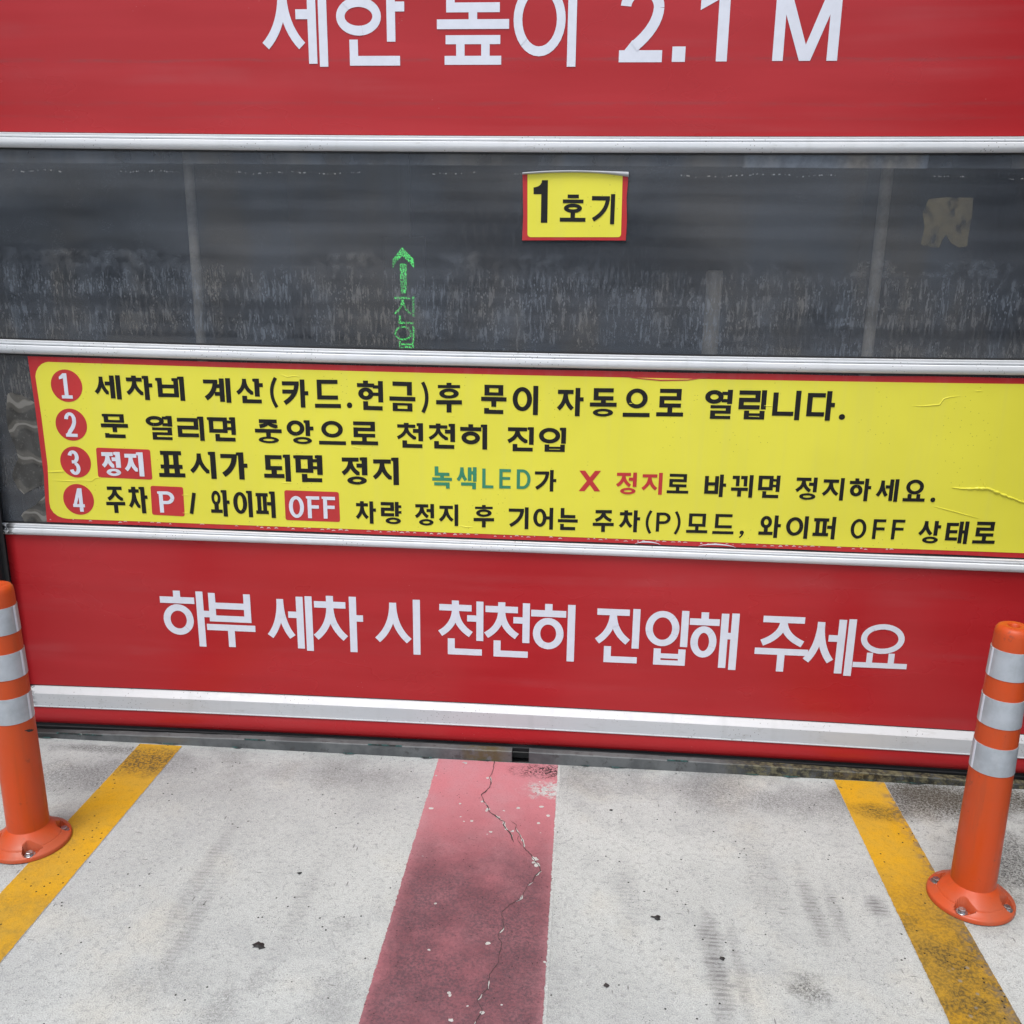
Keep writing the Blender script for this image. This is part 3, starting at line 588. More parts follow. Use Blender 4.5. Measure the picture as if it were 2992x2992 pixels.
def write(bm, text, L, R, h=None, top=None, bot=None, tx=.16, ty=.15, gap=.14, deco=False, y=-.004, plane=0.0, flat_h=False):
    """ink of a word between measured left/right ends; L, R = (px, py) on its middle line, h = ink height"""
    XL, ZL = D(*L, plane); XR, ZR = D(*R, plane)
    if top is None:
        xm, ym = (L[0]+R[0])/2, (L[1]+R[1])/2; H_ = D(xm, ym-h/2, plane)[1]-D(xm, ym+h/2, plane)[1]; zl, zr = ZL-H_/2, ZR-H_/2
    else:
        xm = (L[0]+R[0])/2; zt = D(xm, top, plane)[1]; zl = zr = D(xm, bot, plane)[1]; H_ = zt-zl
    un = [LAT.get(c, 1.0) if ord(c) < 0xAC00 else 1.0 for c in text]
    W_ = XR-XL; u = W_/(sum(un)+gap*(len(text)-1)); x = 0
    k = getattr(write, 'k', 0)
    for c, q in zip(text, un):
        P = Pen(tx*H_, ty*H_, deco); P.flat_h = flat_h; w = u*q
        (syllable if ord(c) >= 0xAC00 else latin)(P, c, w, H_)
        for pl in P.p:
            k += 1; yy = y-.00007*(k % 13)
            try: bm.faces.new([bm.verts.new((XL+x+a, yy, zl+(zr-zl)*(x+a)/W_+b)) for a, b in pl])
            except ValueError: pass
        x += w+gap*u
    write.k = k
def lettering(name, parent, mat, items, **kw):              # one mesh per word
    for it in items:
        a = dict(kw); a.update(it[4] if len(it) > 4 else {}); bm = bmesh.new()
        if isinstance(it[3], tuple): write(bm, it[0], it[1], it[2], top=it[3][0], bot=it[3][1], **a)
        else: write(bm, it[0], it[1], it[2], it[3], **a)
        link(name, bm, mat, parent)

# ------------------------------------------------------------------ ground, kerb and painted lines
XL_, XR_ = -1.832, 1.43
bm = bmesh.new(); flat(bm, [(-60, -.0585), (60, -.0585), (60, -90), (-60, -90)], 0, .25); tag(link('ground', bm, MT['ground']), kind='structure')
bm = bmesh.new(); flat(bm, [(-.4285, -.062), (-.0345, -.062), (-.0345, -12), (-.4285, -12)], .0016); stripe = tag(link('red_lane_stripe', bm, MT['pink']), kind='structure')
bm = bmesh.new(); flat(bm, [(-1.42, -.066), (-1.275, -.066), (-1.275, -12), (-1.42, -12)], .0016); tag(link('yellow_lane_line', bm, MT['yl']), kind='structure')
bm = bmesh.new(); flat(bm, [(.818, -.062), (.972, -.062), (.972, -12), (.818, -12)], .0016); tag(link('yellow_lane_line', bm, MT['yr']), kind='structure')

def ribbon(bm, pts, w, z, jit=.0012):
    fine = []
    for a, b in zip(pts, pts[1:]):
        a, b = Vector(a), Vector(b); n = max(2, int((b-a).length/.007))
        for i in range(n): fine.append(a.lerp(b, i/n)+Vector((random.uniform(-jit, jit), random.uniform(-jit, jit))))
    fine.append(Vector(pts[-1])); L = []
    for i, p in enumerate(fine):
        d = (fine[min(i+1, len(fine)-1)]-fine[max(i-1, 0)]).normalized(); nn = Vector((-d.y, d.x)); q = w*random.uniform(.3, 1)/2
        if i in (0, len(fine)-1): q = w*.08
        L.append((bm.verts.new((*(p+nn*q), z)), bm.verts.new((*(p-nn*q), z))))
    for a, b in zip(L, L[1:]): bm.faces.new((a[0], b[0], b[1], a[1]))
def gz(l, s, ox, oy): return [G(ox+x/s, oy+y/s) for x, y in l]
c1 = gz([(790, 95), (785, 180), (740, 280), (755, 340), (735, 400), (680, 450), (645, 480), (670, 560), (715, 610), (730, 670), (800, 715), (860, 765), (905, 790), (895, 830), (935, 880), (970, 910), (990, 980), (1005, 1020)], 3.864, 1240, 2200)
c2 = gz([(970, 770), (1035, 820), (1025, 860), (1075, 935), (1090, 970), (1115, 1020), (1120, 1075), (1155, 1110), (1215, 1175), (1255, 1245), (1300, 1290), (1315, 1345), (1250, 1400), (1215, 1470), (1165, 1510), (1105, 1620), (1095, 1655), (1030, 1690), (960, 1725), (910, 1770), (870, 1820)], 3.864, 1240, 2200)
c2 += gz([(1295, 260), (1305, 330), (1265, 380), (1255, 410), (1290, 465), (1280, 500), (1260, 570), (1265, 605), (1225, 660), (1190, 710), (1175, 760), (1175, 830), (1120, 875), (1090, 920), (1115, 970), (1130, 1010), (1075, 1100), (1050, 1180), (1080, 1260)], 2.76, 1000, 2592)
bm = bmesh.new(); ribbon(bm, c1, .0040, .0032); ribbon(bm, c2[:14], .0026, .0032); ribbon(bm, c2[13:], .0017, .0032); ribbon(bm, gz([(1075, 935), (1050, 970), (1070, 1020), (1105, 1060)], 3.864, 1240, 2200), .0016, .0032)
link('crack', bm, MT['crack'], stripe)
bm = bmesh.new()
for cc_ in (c1, c2):
    i = 2
    while i < len(cc_)-1:
        j = min(len(cc_)-1, i+random.choice((1, 1, 2)))
        if random.random() < (.6 if i < 14 else .3): ribbon(bm, [(x+.0012, y+.0008) for x, y in cc_[i:j+1]], random.uniform(.004, .0085), .0026, .0018)
        i = j+random.choice((0, 1))
link('flaked_edge', bm, MT['chip'], stripe)
def blob(bm, x, y, r, z, ax=1, n=9, th=.0006):
    a0 = random.uniform(0, 6.28); flat(bm, [(x+r*random.uniform(.6, 1.15)*math.cos(a0+6.283*i/n)*ax, y+r*random.uniform(.6, 1.15)*math.sin(a0+6.283*i/n)) for i in range(n)], z, th)
bm = bmesh.new()
for x, y, r in ((1250, 1205, .010), (1265, 1275, .009), (1230, 1245, .006), (715, 290, .007), (655, 555, .006), (720, 640, .008), (835, 735, .007), (900, 800, .005), (925, 870, .005), (700, 660, .005), (1060, 630, .007), (1320, 615, .008), (1395, 715, .007), (80, 632, .008), (535, 775, .006), (400, 580, .005), (1290, 800, .006), (750, 898, .005)):
    p = G(1240+x/3.864, 2200+y/3.864); blob(bm, *p, r*.8, .0024, 1.2)
for x, y, r in ((750, 138, .004), (1172, 460, .007), (700, 512, .004), (862, 860, .005), (868, 880, .005), (875, 1080, .006), (1632, 610, .004), (1130, 1020, .006), (1285, 955, .003), (1010, 965, .003)):
    p = G(1000+x/2.76, 2592+y/2.76); blob(bm, *p, r*.8, .0024, 1.2)
link('paint_chip', bm, MT['chip'], stripe)

# kerb in front of the door: two lengths with a drain slot between them
kt = quad_fit([(-1.77, .0185), (-.19, .0388), (1.09, .0235)])
def kerb(x0, x1):
    root = empty('kerb', ((x0+x1)/2, -.045, 0), 'moulded grey kerb strip left of the drain slot, under the door' if x0 < -1 else 'mossy dark kerb strip right of the drain slot, under the door', 'kerb', 'kerb strips under the door')
    bm = bmesh.new(); N = 40; rows = []
    for i in range(N+1):
        x = x0+(x1-x0)*i/N; z = kt(x)+random.uniform(-.0008, .0008)
        rows.append([bm.verts.new(v) for v in ((x, -.058, -.1), (x, -.0575, z-.003), (x, -.055, z), (x, -.030, z-.001), (x, -.028, -.1))])
    for a, b in zip(rows, rows[1:]):
        for k in range(4): bm.faces.new((a[k], a[k+1], b[k+1], b[k]))
    for r in (rows[0], rows[-1]): bm.faces.new(r)
    link('kerb_body', bm, MT['kerb'], root)
    bm = bmesh.new()                                     # broken run of old teal paint on the top edge
    x = x0
    while x < min(x1, .62):
        l = random.uniform(.04, .16); e = min(x+l, x1)
        if random.random() < .45: box(bm, (x, -.0586, kt(x)-random.uniform(.0015, .0030)), (e, -.0545, kt(x)+.0012))
        x = e+random.uniform(.02, .22)
    if len(bm.verts): link('teal_paint_run', bm, MT['teal'], root)
    else: bm.free()
kerb(-1.90, D(1495, 2210, -.06)[0]); kerb(D(1545, 2210, -.06)[0], 1.6)
bm = bmesh.new()
x = -1.9
while x < 1.5:
    l = random.uniform(.02, .12)
    if random.random() < .55: flat(bm, [(x, -.0605), (x+l, -.0605), (x+l*.8, -.0605-random.uniform(.002, .007)), (x+l*.3, -.0605-random.uniform(.002, .008))], .0052, .0004)
    x += l+random.uniform(.02, .2)
tag(link('teal_paint_edge', bm, MT['teal']), kind='structure')

# ------------------------------------------------------------------ sectional door
door = empty('sectional_door', (-.2, 0, .02), 'red and dark glazed sectional roll-up door with white rails and Korean lettering', 'garage door')
def q(*p, Y=0.0): return quad_fit([D(*a, Y) for a in p])
r1t, r1b = q((0, 385.9), (1500, 398), (2992, 399), Y=-.01), q((0, 430.4), (1500, 444.4), (2992, 446), Y=-.006)
r2t, r2b = q((0, 991.6), (1500, 1031.4), (2992, 1053.6), Y=-.01), q((0, 1032.5), (1500, 1072.8), (2992, 1097.5), Y=-.008)
r3t, r3b = q((20, 1529.5), (1500, 1583.6), (2992, 1637.6), Y=-.01), q((25, 1563), (1500, 1615.5), (2992, 1675.5), Y=-.009)
r4t, r4b = q((90, 2003.3), (1500, 2063.4), (2650, 2127.4), Y=-.005), q((95, 2064.5), (1500, 2128.6), (2650, 2195), Y=-.0275)
skb = q((110, 2113), (1500, 2177.5), (2650, 2242), Y=-.012)
NX = 48; XS = [XL_+(XR_-XL_)*i/NX for i in range(NX+1)]
def strip(name, prof, ft, fb, mat, smooth=True, x0=XL_, x1=XR_, parent=None):
    bm = bmesh.new(); rows = []
    for i in range(NX+1):
        x = x0+(x1-x0)*i/NX; t, b = ft(x), fb(x); rows.append([bm.verts.new((x, y, t+(b-t)*v)) for y, v in prof])
    for a, b in zip(rows, rows[1:]):
        for k in range(len(prof)-1): bm.faces.new((a[k], b[k], b[k+1], a[k+1]))
    bm.faces.new(rows[0]); bm.faces.new(rows[-1])
    o = link(name, bm, mat, parent or door, smooth)
    if smooth:
        md = o.modifiers.new('n', 'WEIGHTED_NORMAL'); md.keep_sharp = True
        o.data.set_sharp_from_angle(angle=math.radians(28))
    return o
up_ = lambda x: 3.0
RAIL = [(.02, 0), (-.009, 0), (-.0115, .03), (-.0105, .16), (-.0115, .20), (-.0105, .29), (-.009, .305), (-.003, .31), (-.003, .335), (-.0125, .345), (-.0155, .40), (-.0165, .62), (-.0145, .78), (-.0095, .92), (-.002, .995), (.02, 1)]
RAILB = [(.02, 0), (-.004, 0), (-.006, .005), (-.0235, .255), (-.0245, .275), (-.0245, .945), (-.0275, .955), (-.0275, .99), (-.025, 1), (.02, 1)]
PAN = [(.022, 0), (0, 0), (0, 1), (.022, 1)]
g = .0022
top_panel = strip('red_panel', PAN, up_, lambda x: r1t(x)+g, MT['red'], False)
strip('rail', RAIL, r1t, r1b, MT['white'])
pane = strip('window_pane', [(.008, 0), (.004, 0), (.004, 1), (.008, 1)], lambda x: r1b(x)-.001, lambda x: r2t(x)+.002, MT['glass'], False)
strip('rail', RAIL, r2t, r2b, MT['white'])
pane2 = strip('window_pane', [(.008, 0), (.004, 0), (.004, 1), (.008, 1)], lambda x: r2b(x)-.001, lambda x: r3t(x)+.002, MT['glass'], False)
strip('rail', RAIL, r3t, r3b, MT['white'])
low_panel = strip('red_panel', PAN, lambda x: r3b(x)-.0012, lambda x: r4t(x)+g, MT['red'], False)
strip('bottom_rail', RAILB, r4t, r4b, mat_white('grey_white_rail', .72))
strip('red_skirt', [(.03, 0), (-.0235, 0), (-.0255, .25), (-.0255, .5), (-.0235, .7), (-.018, .86), (-.010, .96), (.0, 1), (.03, 1)], lambda x: r4b(x)-.0018, skb, mat_red('red_skirt_paint'))
strip('rubber_seal', [(.03, 0), (-.008, 0), (-.0095, .15), (-.006, .2), (-.0095, .3), (-.0095, .5), (-.006, .55), (-.0095, .62), (-.0095, 1), (.03, 1)], lambda x: skb(x)+.004, lambda x: skb(x)-.045, MT['rubber'])
# dark gaskets above and below the glazed sections
for f in (r1b, r2b):
    strip('gasket', [(.01, 0), (-.001, 0), (-.001, 1), (.01, 1)], lambda x, f=f: f(x)+.002, lambda x, f=f: f(x)-.004, MT['black'], False)
for f in (r2t, r3t):
    strip('gasket', [(.01, 0), (-.001, 0), (-.001, 1), (.01, 1)], lambda x, f=f: f(x)+.0045, lambda x, f=f: f(x)-.002, MT['black'], False)
for f in (r1t, r4t):
    strip('gasket', [(.01, 0), (-.0004, 0), (-.0004, 1), (.01, 1)], lambda x, f=f: f(x)+.0026, lambda x, f=f: f(x)-.002, MT['black'], False)

# white lettering on the red panels
T1 = dict(tx=.108, ty=.112, gap=.1, y=-.0006)
lettering('lettering', top_panel, MT['vwhite'], [
    ('제', (767.7, 126.8), (960, 195.4), (-62, 195.4)), ('한', (971.6, 2.6), (1181.8, 52), (-66, 192)), ('높', (1276.7, 68.6), (1487.7, 67), (-66, 189.4)), ('이', (1500.9, 41), (1685, 60), (-66, 195.4)),
    ('2', (1807.5, 182), (1941.7, 12), (-48, 182), dict(tx=.145, ty=.155)), ('■', (1963.6, 160), (2002, 160), (136, 181)), ('1', (2046.4, 45.5), (2131, 60), (-48, 179.7), dict(tx=.155)), ('M', (2255.5, 178), (2463, -10), (-48, 178), dict(tx=.15))], **T1)
T2 = dict(tx=.122, ty=.116, gap=.1, y=-.0006)
lettering('lettering', low_panel, MT['vwhite'], [
    ('하', (468.3, 1760), (616.4, 1808), (1726.4, 1886.6)), ('부', (604.9, 1825), (746, 1830), (1734.4, 1890)), ('세', (783.5, 1850), (917.5, 1898), (1739.9, 1898.6)), ('차', (916.4, 1850), (1061.4, 1819), (1741.7, 1903)),
    ('시', (1096, 1857), (1227.8, 1830), (1750, 1910)), ('천', (1279, 1842), (1412, 1910), (1755, 1912.8)), ('천', (1413, 1846), (1546, 1915), (1760, 1919.3)), ('히', (1552, 1795), (1681.7, 1775), (1765, 1930)),
    ('진', (1737.4, 1858), (1872, 1778), (1777, 1935.7)), ('입', (1886.7, 1825), (2014.6, 1786), (1782.8, 1943)), ('해', (2015.3, 1820), (2162, 1792), (1790, 1955)), ('주', (2206, 1887), (2362, 1892), (1800.6, 1962)),
    ('세', (2346.4, 1918), (2504.7, 1807), (1806.4, 1972)), ('요', (2490.6, 1941), (2650, 1937), (1822.7, 1955.7))], **T2)

# ------------------------------------------------------------------ door frame and building
fr = empty('door_frame', (-1.9, 0, 0), 'black metal guide frame along the left edge of the red door', 'door frame')
for sx, xa, xb in ((1, -2.02, XL_-.002), (-1, XR_+.002, 1.62)):
    bm = bmesh.new(); box(bm, (xa, -.055, 0), (xb, .12, 3.1), .004); 
    inner = xb if sx == 1 else xa
    box(bm, (inner-sx*.045, -.062, .01), (inner-sx*.012, -.0548, 3.09), .002); box(bm, (inner-sx*.13, -.066, .01), (inner-sx*.07, -.0548, 3.09), .003)
    link('guide_rail', bm, MT['dark'], fr)
    bm = bmesh.new(); a, b = sorted((inner-sx*.002, inner+sx*.016)); box(bm, (a, -.030, .03), (b, -.0285, 3.0)); link('edge_seal', bm, MT['black'], fr)
bld = empty('car_wash_building', (-.2, 1, 0), 'car wash bay building seen dimly inside through the dirty window panes', 'building')
def bpart(name, a, b, m): bm = bmesh.new(); box(bm, a, b); return link(name, bm, MT[m], bld)
bpart('front_wall', (-6, .0, 0), (-2.021, .2, 3.3), 'wall'); bpart('front_wall', (1.621, .0, 0), (6, .2, 3.3), 'wall'); bpart('header', (-6, -.02, 3.101), (6, .2, 4.2), 'wall')
bpart('light_blocker', (1.50, -1.25, 0), (2.15, -.0680, 3.3), 'blocker'); bpart('light_blocker', (-3.0, -.9, 0), (-2.33, -.0205, 3.3), 'blocker')  # unseen blocks added to shade the door sides and darken their reflections
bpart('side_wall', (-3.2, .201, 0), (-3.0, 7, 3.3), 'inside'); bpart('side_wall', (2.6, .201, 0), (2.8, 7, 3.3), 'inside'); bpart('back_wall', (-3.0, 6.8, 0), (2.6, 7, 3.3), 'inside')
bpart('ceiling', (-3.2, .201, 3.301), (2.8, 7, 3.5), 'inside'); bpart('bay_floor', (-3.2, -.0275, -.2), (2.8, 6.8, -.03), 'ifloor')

# things standing in the bay, dim behind the panes
def post(px, py, r, m, label, y, top=3.29):
    x, z = D(px, py, y); o = empty('post', (x, y, -.03), label, 'post', 'pale posts inside the bay')
    bm = bmesh.new(); lathe(bm, [(r, -.018-0), (r, top-.004), (r*.8, top), (.0005, top)], 20, (x, y, 0)); link('post_shaft', bm, MT[m], o, True)
    bm = bmesh.new(); box(bm, (x-r*2, y-r*2, -.029), (x+r*2, y+r*2, -.018)); link('foot_plate', bm, MT['steel'], o)
post(566, 700, .0145, 'post', 'thin pale post inside the bay, seen through the window left of the green arrow', .12)
post(2560, 800, .0165, 'post', 'pale post inside the bay, seen through the window at the right', .13)
post(2085, 850, .024, 'tan', 'short dull tan post inside the bay, between the number sign and the right post', .16, D(2085, 790, .16)[1])

led = empty('led_arrow_sign', (*[D(1180, 860, .30)[0]], .30, 1.3), 'green lit LED sign with an upward arrow above two Korean syllables, behind the window', 'led sign')
x0, zt = D(1120, 690, .32); x1, zb = D(1245, 1090, .32)
bm = bmesh.new(); box(bm, (x0, .318, zb), (x1, .345, zt), .003); link('sign_case', bm, MT['dark'], led)
bm = bmesh.new(); box(bm, ((x0+x1)/2-.015, .346, zt-.02), ((x0+x1)/2+.015, .37, 3.29)); link('hanger', bm, MT['dark'], led)
PL = .31
def ledp(pts): return [D(1080+x/5.68, 700+y/5.68, PL) for x, y in pts]
bm = bmesh.new()
def lface(pts, y=PL):
    bm.faces.new([bm.verts.new((x, y, z)) for x, z in ledp(pts)])
lface([(540, 130), (735, 330), (735, 470), (640, 360), (540, 270)]); lface([(540, 130), (540, 270), (450, 360), (385, 470), (380, 330)])
lface([(500, 400), (615, 400), (615, 890), (515, 890)], PL-.0004)
link('arrow', bm, MT['led'], led)
bm = bmesh.new()
for name, L, R, tp, bt in (('진', (405, 1180), (745, 1180), 945, 1400), ('입', (415, 1600), (745, 1600), 1430, 1800)):
    cv = lambda p: (1080+p[0]/5.68, 700+p[1]/5.68)
    write(bm, name, cv(L), cv(R), top=700+tp/5.68, bot=700+bt/5.68, tx=.085, ty=.075, y=PL, plane=PL)
link('lettering', bm, MT['led'], led)

# ------------------------------------------------------------------ number sign stuck on the pane
YS = -.0005
def sheet_part(name, pts_px, y, th, mat, parent):
    bm = bmesh.new(); slab(bm, [D(*p) for p in pts_px], y, th); return link(name, bm, mat, parent)
x, z = D(1680, 600); ns = empty('number_sign', (x, -.001, z), 'small yellow sign with red border, number 1 and two black syllables, top edge peeling', 'sign')
def h8(pts): return [(1500+x/5.367, 480+y/5.367) for x, y in pts]
sheet_part('backing', h8([(145, 150), (1790, 150), (1800, 250), (1775, 520), (1780, 900), (1762, 1195), (900, 1190), (138, 1193), (155, 800), (150, 400)]), YS, .0012, MT['vred'], ns)
rc = [(222, 120), (222, 1095)] + [(222+50*(1-math.cos(a)), 1095+48*math.sin(a)) for a in (.4, .8, 1.2)] + [(272, 1143), (1640, 1143)] + [(1640+48*math.sin(a), 1095+48*math.cos(a)) for a in (.4, .8, 1.2)] + [(1688, 1095), (1715, 120)]
sheet_part('face', h8(rc), YS-.0008, .0006, MT['vyel'], ns)
bm = bmesh.new()
pl = h8([(430, 918), (533, 918), (543, 250), (450, 250), (442, 290), (420, 325), (390, 345), (350, 358), (317, 365), (317, 470), (438, 470)])
slab(bm, [D(*p) for p in pl], YS-.0014, .0004)
write(bm, '호', h8([(728, 880)])[0], h8([(1130, 880)])[0], top=568.5, bot=650.5, tx=.17, ty=.145, y=YS-.0014, flat_h=True)
write(bm, '기', h8([(1222, 830)])[0], h8([(1597, 480)])[0], top=567, bot=655, tx=.145, ty=.145, y=YS-.0014)
link('lettering', bm, MT['vblack'], ns)
bm = bmesh.new(); rows = []                                  # curled top edge showing the grey back
for i in range(25):
    u = i/24; px = 145+(1805-145)*u; cz = 147-4*40*u*(1-u)+13*u; rad = 18+24*max(0, (u-.55)/.45)**2
    row = []
    for k in range(9):
        a = math.pi*(-.15+1.2*k/8); X, Z = D(*h8([(px, cz-rad*math.cos(a)*-1*(-1))])[0]); row.append(bm.verts.new((X, YS-.002-.008*math.sin(a), Z)))
    rows.append(row)
for a, b in zip(rows, rows[1:]):
    for k in range(8): bm.faces.new((a[k], b[k], b[k+1], a[k+1]))
link('curled_edge', bm, MT['vback'], ns, True)

# ------------------------------------------------------------------ instruction sign
x, z = D(1600, 1320); sg = empty('instruction_sign', (x, -.001, z), 'long yellow instruction sign with red border and four numbered lines of Korean text', 'sign')
YI = -.0004
tl = quad_fit([(80.7, 1040.7), (1500, 1078.5), (2992, 1104.4)]); bl = quad_fit([(137, 1525), (1500, 1575.7), (2992, 1629)])
it = quad_fit([(140, 1057.3), (1500, 1095.6), (2992, 1122)]); ib = quad_fit([(200, 1515.5), (1500, 1562.7), (2992, 1615.7)])
XP = [300+i*120 for i in range(25)]
def edge_wob(p, a): return a*math.sin(p*.013)+a*.6*math.sin(p*.041+1)
outer = [(80.7, 1040.7)] + [(p, tl(p)+edge_wob(p, .8)) for p in XP] + [(3260, tl(3260)), (3250, bl(3250))] + [(p, bl(p)+edge_wob(p, 1.0)) for p in reversed(XP)] + [(137, 1525), (131, 1440), (128.3, 1388.6), (101, 1177)]
sheet_part('backing', outer, YI, .0012, MT['vred'], sg)
inner = [(104, 1100)] + [(104+36*(1-math.cos(a)), 1100-42*math.sin(a)+.0) for a in (.35, .7, 1.05, 1.35)] + [(140, 1057.3)] + [(p, it(p)) for p in XP] + [(3225, it(3225)), (3215, ib(3215))] + [(p, ib(p)) for p in reversed(XP)] + [(200, 1515.5)] + [(144.6+55*(1-math.cos(a)), 1468+47*math.sin(a)) for a in (1.3, 1.0, .7, .35)] + [(144.4, 1466), (139.8, 1360.6), (122, 1220)]
sheet_part('face', inner, YI-.0007, .0005, MT['vyel'], sg)
YT = YI-.0014
DEC = dict(deco=True, tx=.205, ty=.158, gap=.19, y=YT); GOT = dict(tx=.17, ty=.145, gap=.24, y=YT); SML = dict(tx=.165, ty=.145, gap=.24, y=YT)
lettering('lettering', sg, MT['vblack'], [('세차비', (276.4, 1130), (539.6, 1135.7), 70.5), ('계산', (595.5, 1139.5), (769.4, 1142.5), 72)], **DEC)
lettering('lettering', sg, MT['vblack'], [('(', (787.7, 1146.4), (812, 1146.8), 86), ('카드', (825.7, 1149), (995.4, 1151), 82), ('.', (1014, 1183.8), (1029.6, 1183.8), 17), ('현금', (1044.3, 1154), (1214, 1159.5), 86), (')', (1231, 1160.5), (1254, 1161), 88), ('후', (1274.5, 1161.5), (1350, 1162), 87),
    ('문이', (1406, 1166), (1572.3, 1170), 85), ('자동으로', (1627, 1174), (1997.8, 1178), 83), ('열립니다', (2058.8, 1180.5), (2438.5, 1186), 86), ('.', (2450, 1218), (2468.7, 1218), 17)], **GOT)
lettering('lettering', sg, MT['vblack'], [('문', (295.8, 1243.5), (375, 1245.5), 70), ('열리면', (427.8, 1248.6), (689.4, 1254.5), 70.5), ('중앙으로', (745.7, 1259), (1104.5, 1267.5), 70), ('천천히', (1158.5, 1271), (1423.6, 1277), 73), ('진입', (1481, 1282.3), (1653.4, 1285), 71)], **dict(DEC, tx=.19))
lettering('lettering', sg, MT['vblack'], [('표시가', (463.5, 1356), (723.6, 1361.5), 79), ('되면', (771.4, 1366), (943, 1369.5), 79), ('정지', (997.4, 1375), (1165.5, 1377), 80)], **dict(DEC, tx=.20, ty=.15))
lettering('lettering', sg, MT['vgreen'], [('녹색', (1263, 1394), (1392.6, 1397), 64), ('LED', (1409.2, 1397), (1550.5, 1400.5), 57, dict(gap=.36))], **SML)
lettering('lettering', sg, MT['vlred'], [('X', (1691.7, 1404.5), (1755, 1405.5), 60), ('정지', (1799.3, 1411.6), (1935, 1413.4), 64)], **SML)
lettering('lettering', sg, MT['vblack'], [('가', (1562.6, 1404), (1625.5, 1404.7), 63), ('로', (1949, 1413), (2012.3, 1414.5), 59), ('바뀌면', (2058.3, 1418.3), (2278, 1422.3), 66), ('정지하세요', (2322.8, 1426.5), (2704, 1434.5), 66), ('.', (2717.7, 1460), (2732, 1460), 14)], **SML)
lettering('lettering', sg, MT['vblack'], [('주차', (310, 1459.5), (432.5, 1461), 77), ('/', (552.8, 1470), (575.3, 1470), 61, dict(tx=.17)), ('와이퍼', (616, 1469), (805, 1474.5), 77)], **dict(DEC, tx=.16, ty=.13))
lettering('lettering', sg, MT['vblack'], [('차량', (1039.3, 1496), (1173.2, 1499), 65), ('정지', (1212, 1503), (1339, 1505), 63), ('후', (1384, 1507.5), (1443.8, 1508), 65), ('기어는', (1486.5, 1512.6), (1688.4, 1517), 64), ('주차', (1732.2, 1521.5), (1870, 1523), 64), ('(', (1884.8, 1525), (1904.7, 1525), 66),
    ('P', (1917, 1525), (1958.7, 1525), 56), (')', (1970, 1527), (1990, 1527), 65), ('모드', (2005.8, 1528.5), (2144.6, 1531.5), 58.5), (',', (2159, 1560), (2172.8, 1560), 21), ('와이퍼', (2217, 1537.3), (2440.6, 1543), 66), ('OFF', (2485, 1544), (2641.6, 1547), 58, dict(gap=.36)), ('상태로', (2682.2, 1553.5), (2909, 1557.5), 66)], **SML)
def badge(c, r, d, tp, bt, xa, xb):
    bm = bmesh.new(); X, Z = D(*c); rr = (D(c[0]+r, c[1])[0]-D(c[0]-r, c[1])[0])/2
    slab(bm, [(X+rr*math.cos(2*math.pi*k/40), Z+rr*math.sin(2*math.pi*k/40)) for k in range(40)], YT, .0005); o = link('number_badge', bm, MT['vlred'], sg)
    bm = bmesh.new(); write(bm, d, (xa, c[1]), (xb, c[1]), top=tp, bot=bt, tx=.16, ty=.13, y=YT-.0006, deco=(d == '1')); link('numeral', bm, MT['vwhite'], o)
badge((195.3, 1127), 45.5, '1', 1090.4, 1163.4, 176, 210.5); badge((209, 1240.6), 45.5, '2', 1204.4, 1275.8, 191, 225); badge((221.7, 1349.8), 44.5, '3', 1315.6, 1387, 202.5, 234.5); badge((230.3, 1458.9), 44.5, '4', 1425.8, 1494.2, 213.5, 247.5)
def plate(q4, txt, items, **kw):
    bm = bmesh.new(); P = [Vector(D(*p)) for p in q4]; pts = []
    for i in range(4):
        a, b, c = P[i-1], P[i], P[(i+1) % 4]; r = .006
        pts += [tuple(b+(a-b).normalized()*r), tuple(b+((a-b).normalized()+(c-b).normalized())*r*.28), tuple(b+(c-b).normalized()*r)]
    slab(bm, pts, YT, .0005); o = link('red_text_plate', bm, MT['vlred'], sg)
    lettering('lettering', o, MT['vwhite'], items, **dict(DEC, y=YT-.0006, **kw))
plate([(281, 1307.5), (439, 1313.3), (446, 1401.4), (287.7, 1394)], 0, [('정지', (298.5, 1354.5), (420.8, 1356.5), 70)], )
plate([(440.2, 1418.9), (535.3, 1422.8), (540.4, 1508.6), (445.3, 1503.5)], 0, [('P', (466.5, 1466), (511, 1466.5), 62, dict(tx=.185, ty=.15))])
plate([(831, 1431.7), (990.3, 1437.5), (994.2, 1524.9), (835, 1519)], 0, [('OFF', (845, 1480), (980.6, 1483.3), 64, dict(tx=.175, ty=.15, gap=.22))])
# creases in the vinyl, and white scuffing along the lower red border
def ridge(bm, pts, r, wob=0):
    ps = [D(*p) for p in pts]; fine = []
    for a, b in zip(ps, ps[1:]):
        n = max(2, int(math.dist(a, b)/.004))
        for i in range(n): fine.append((a[0]+(b[0]-a[0])*i/n+random.uniform(-wob, wob), a[1]+(b[1]-a[1])*i/n+random.uniform(-wob, wob)))
    fine.append(ps[-1]); rows = []
    for i, (x, z) in enumerate(fine):
        a = Vector(fine[max(0, i-1)]); b = Vector(fine[min(len(fine)-1, i+1)]); d = (b-a).normalized(); nx, nz = -d.y, d.x
        k = r*(.15+.85*math.sin(math.pi*min(max(i/(len(fine)-1), .03), .97))**.5)*(random.uniform(.6, 1.2) if wob else 1)
        rows.append([bm.verts.new((x+nx*k*math.cos(t), YT+.0006-k*1.0*math.sin(t), z+nz*k*math.cos(t))) for t in (0, .8, 1.57, 2.3, 3.14)])
    for a, b in zip(rows, rows[1:]):
        for k in range(4): bm.faces.new((a[k], b[k], b[k+1], a[k+1]))
def g7(l): return [(2292+x/2.76, 1350+y/2.76) for x, y in l]
bm = bmesh.new()
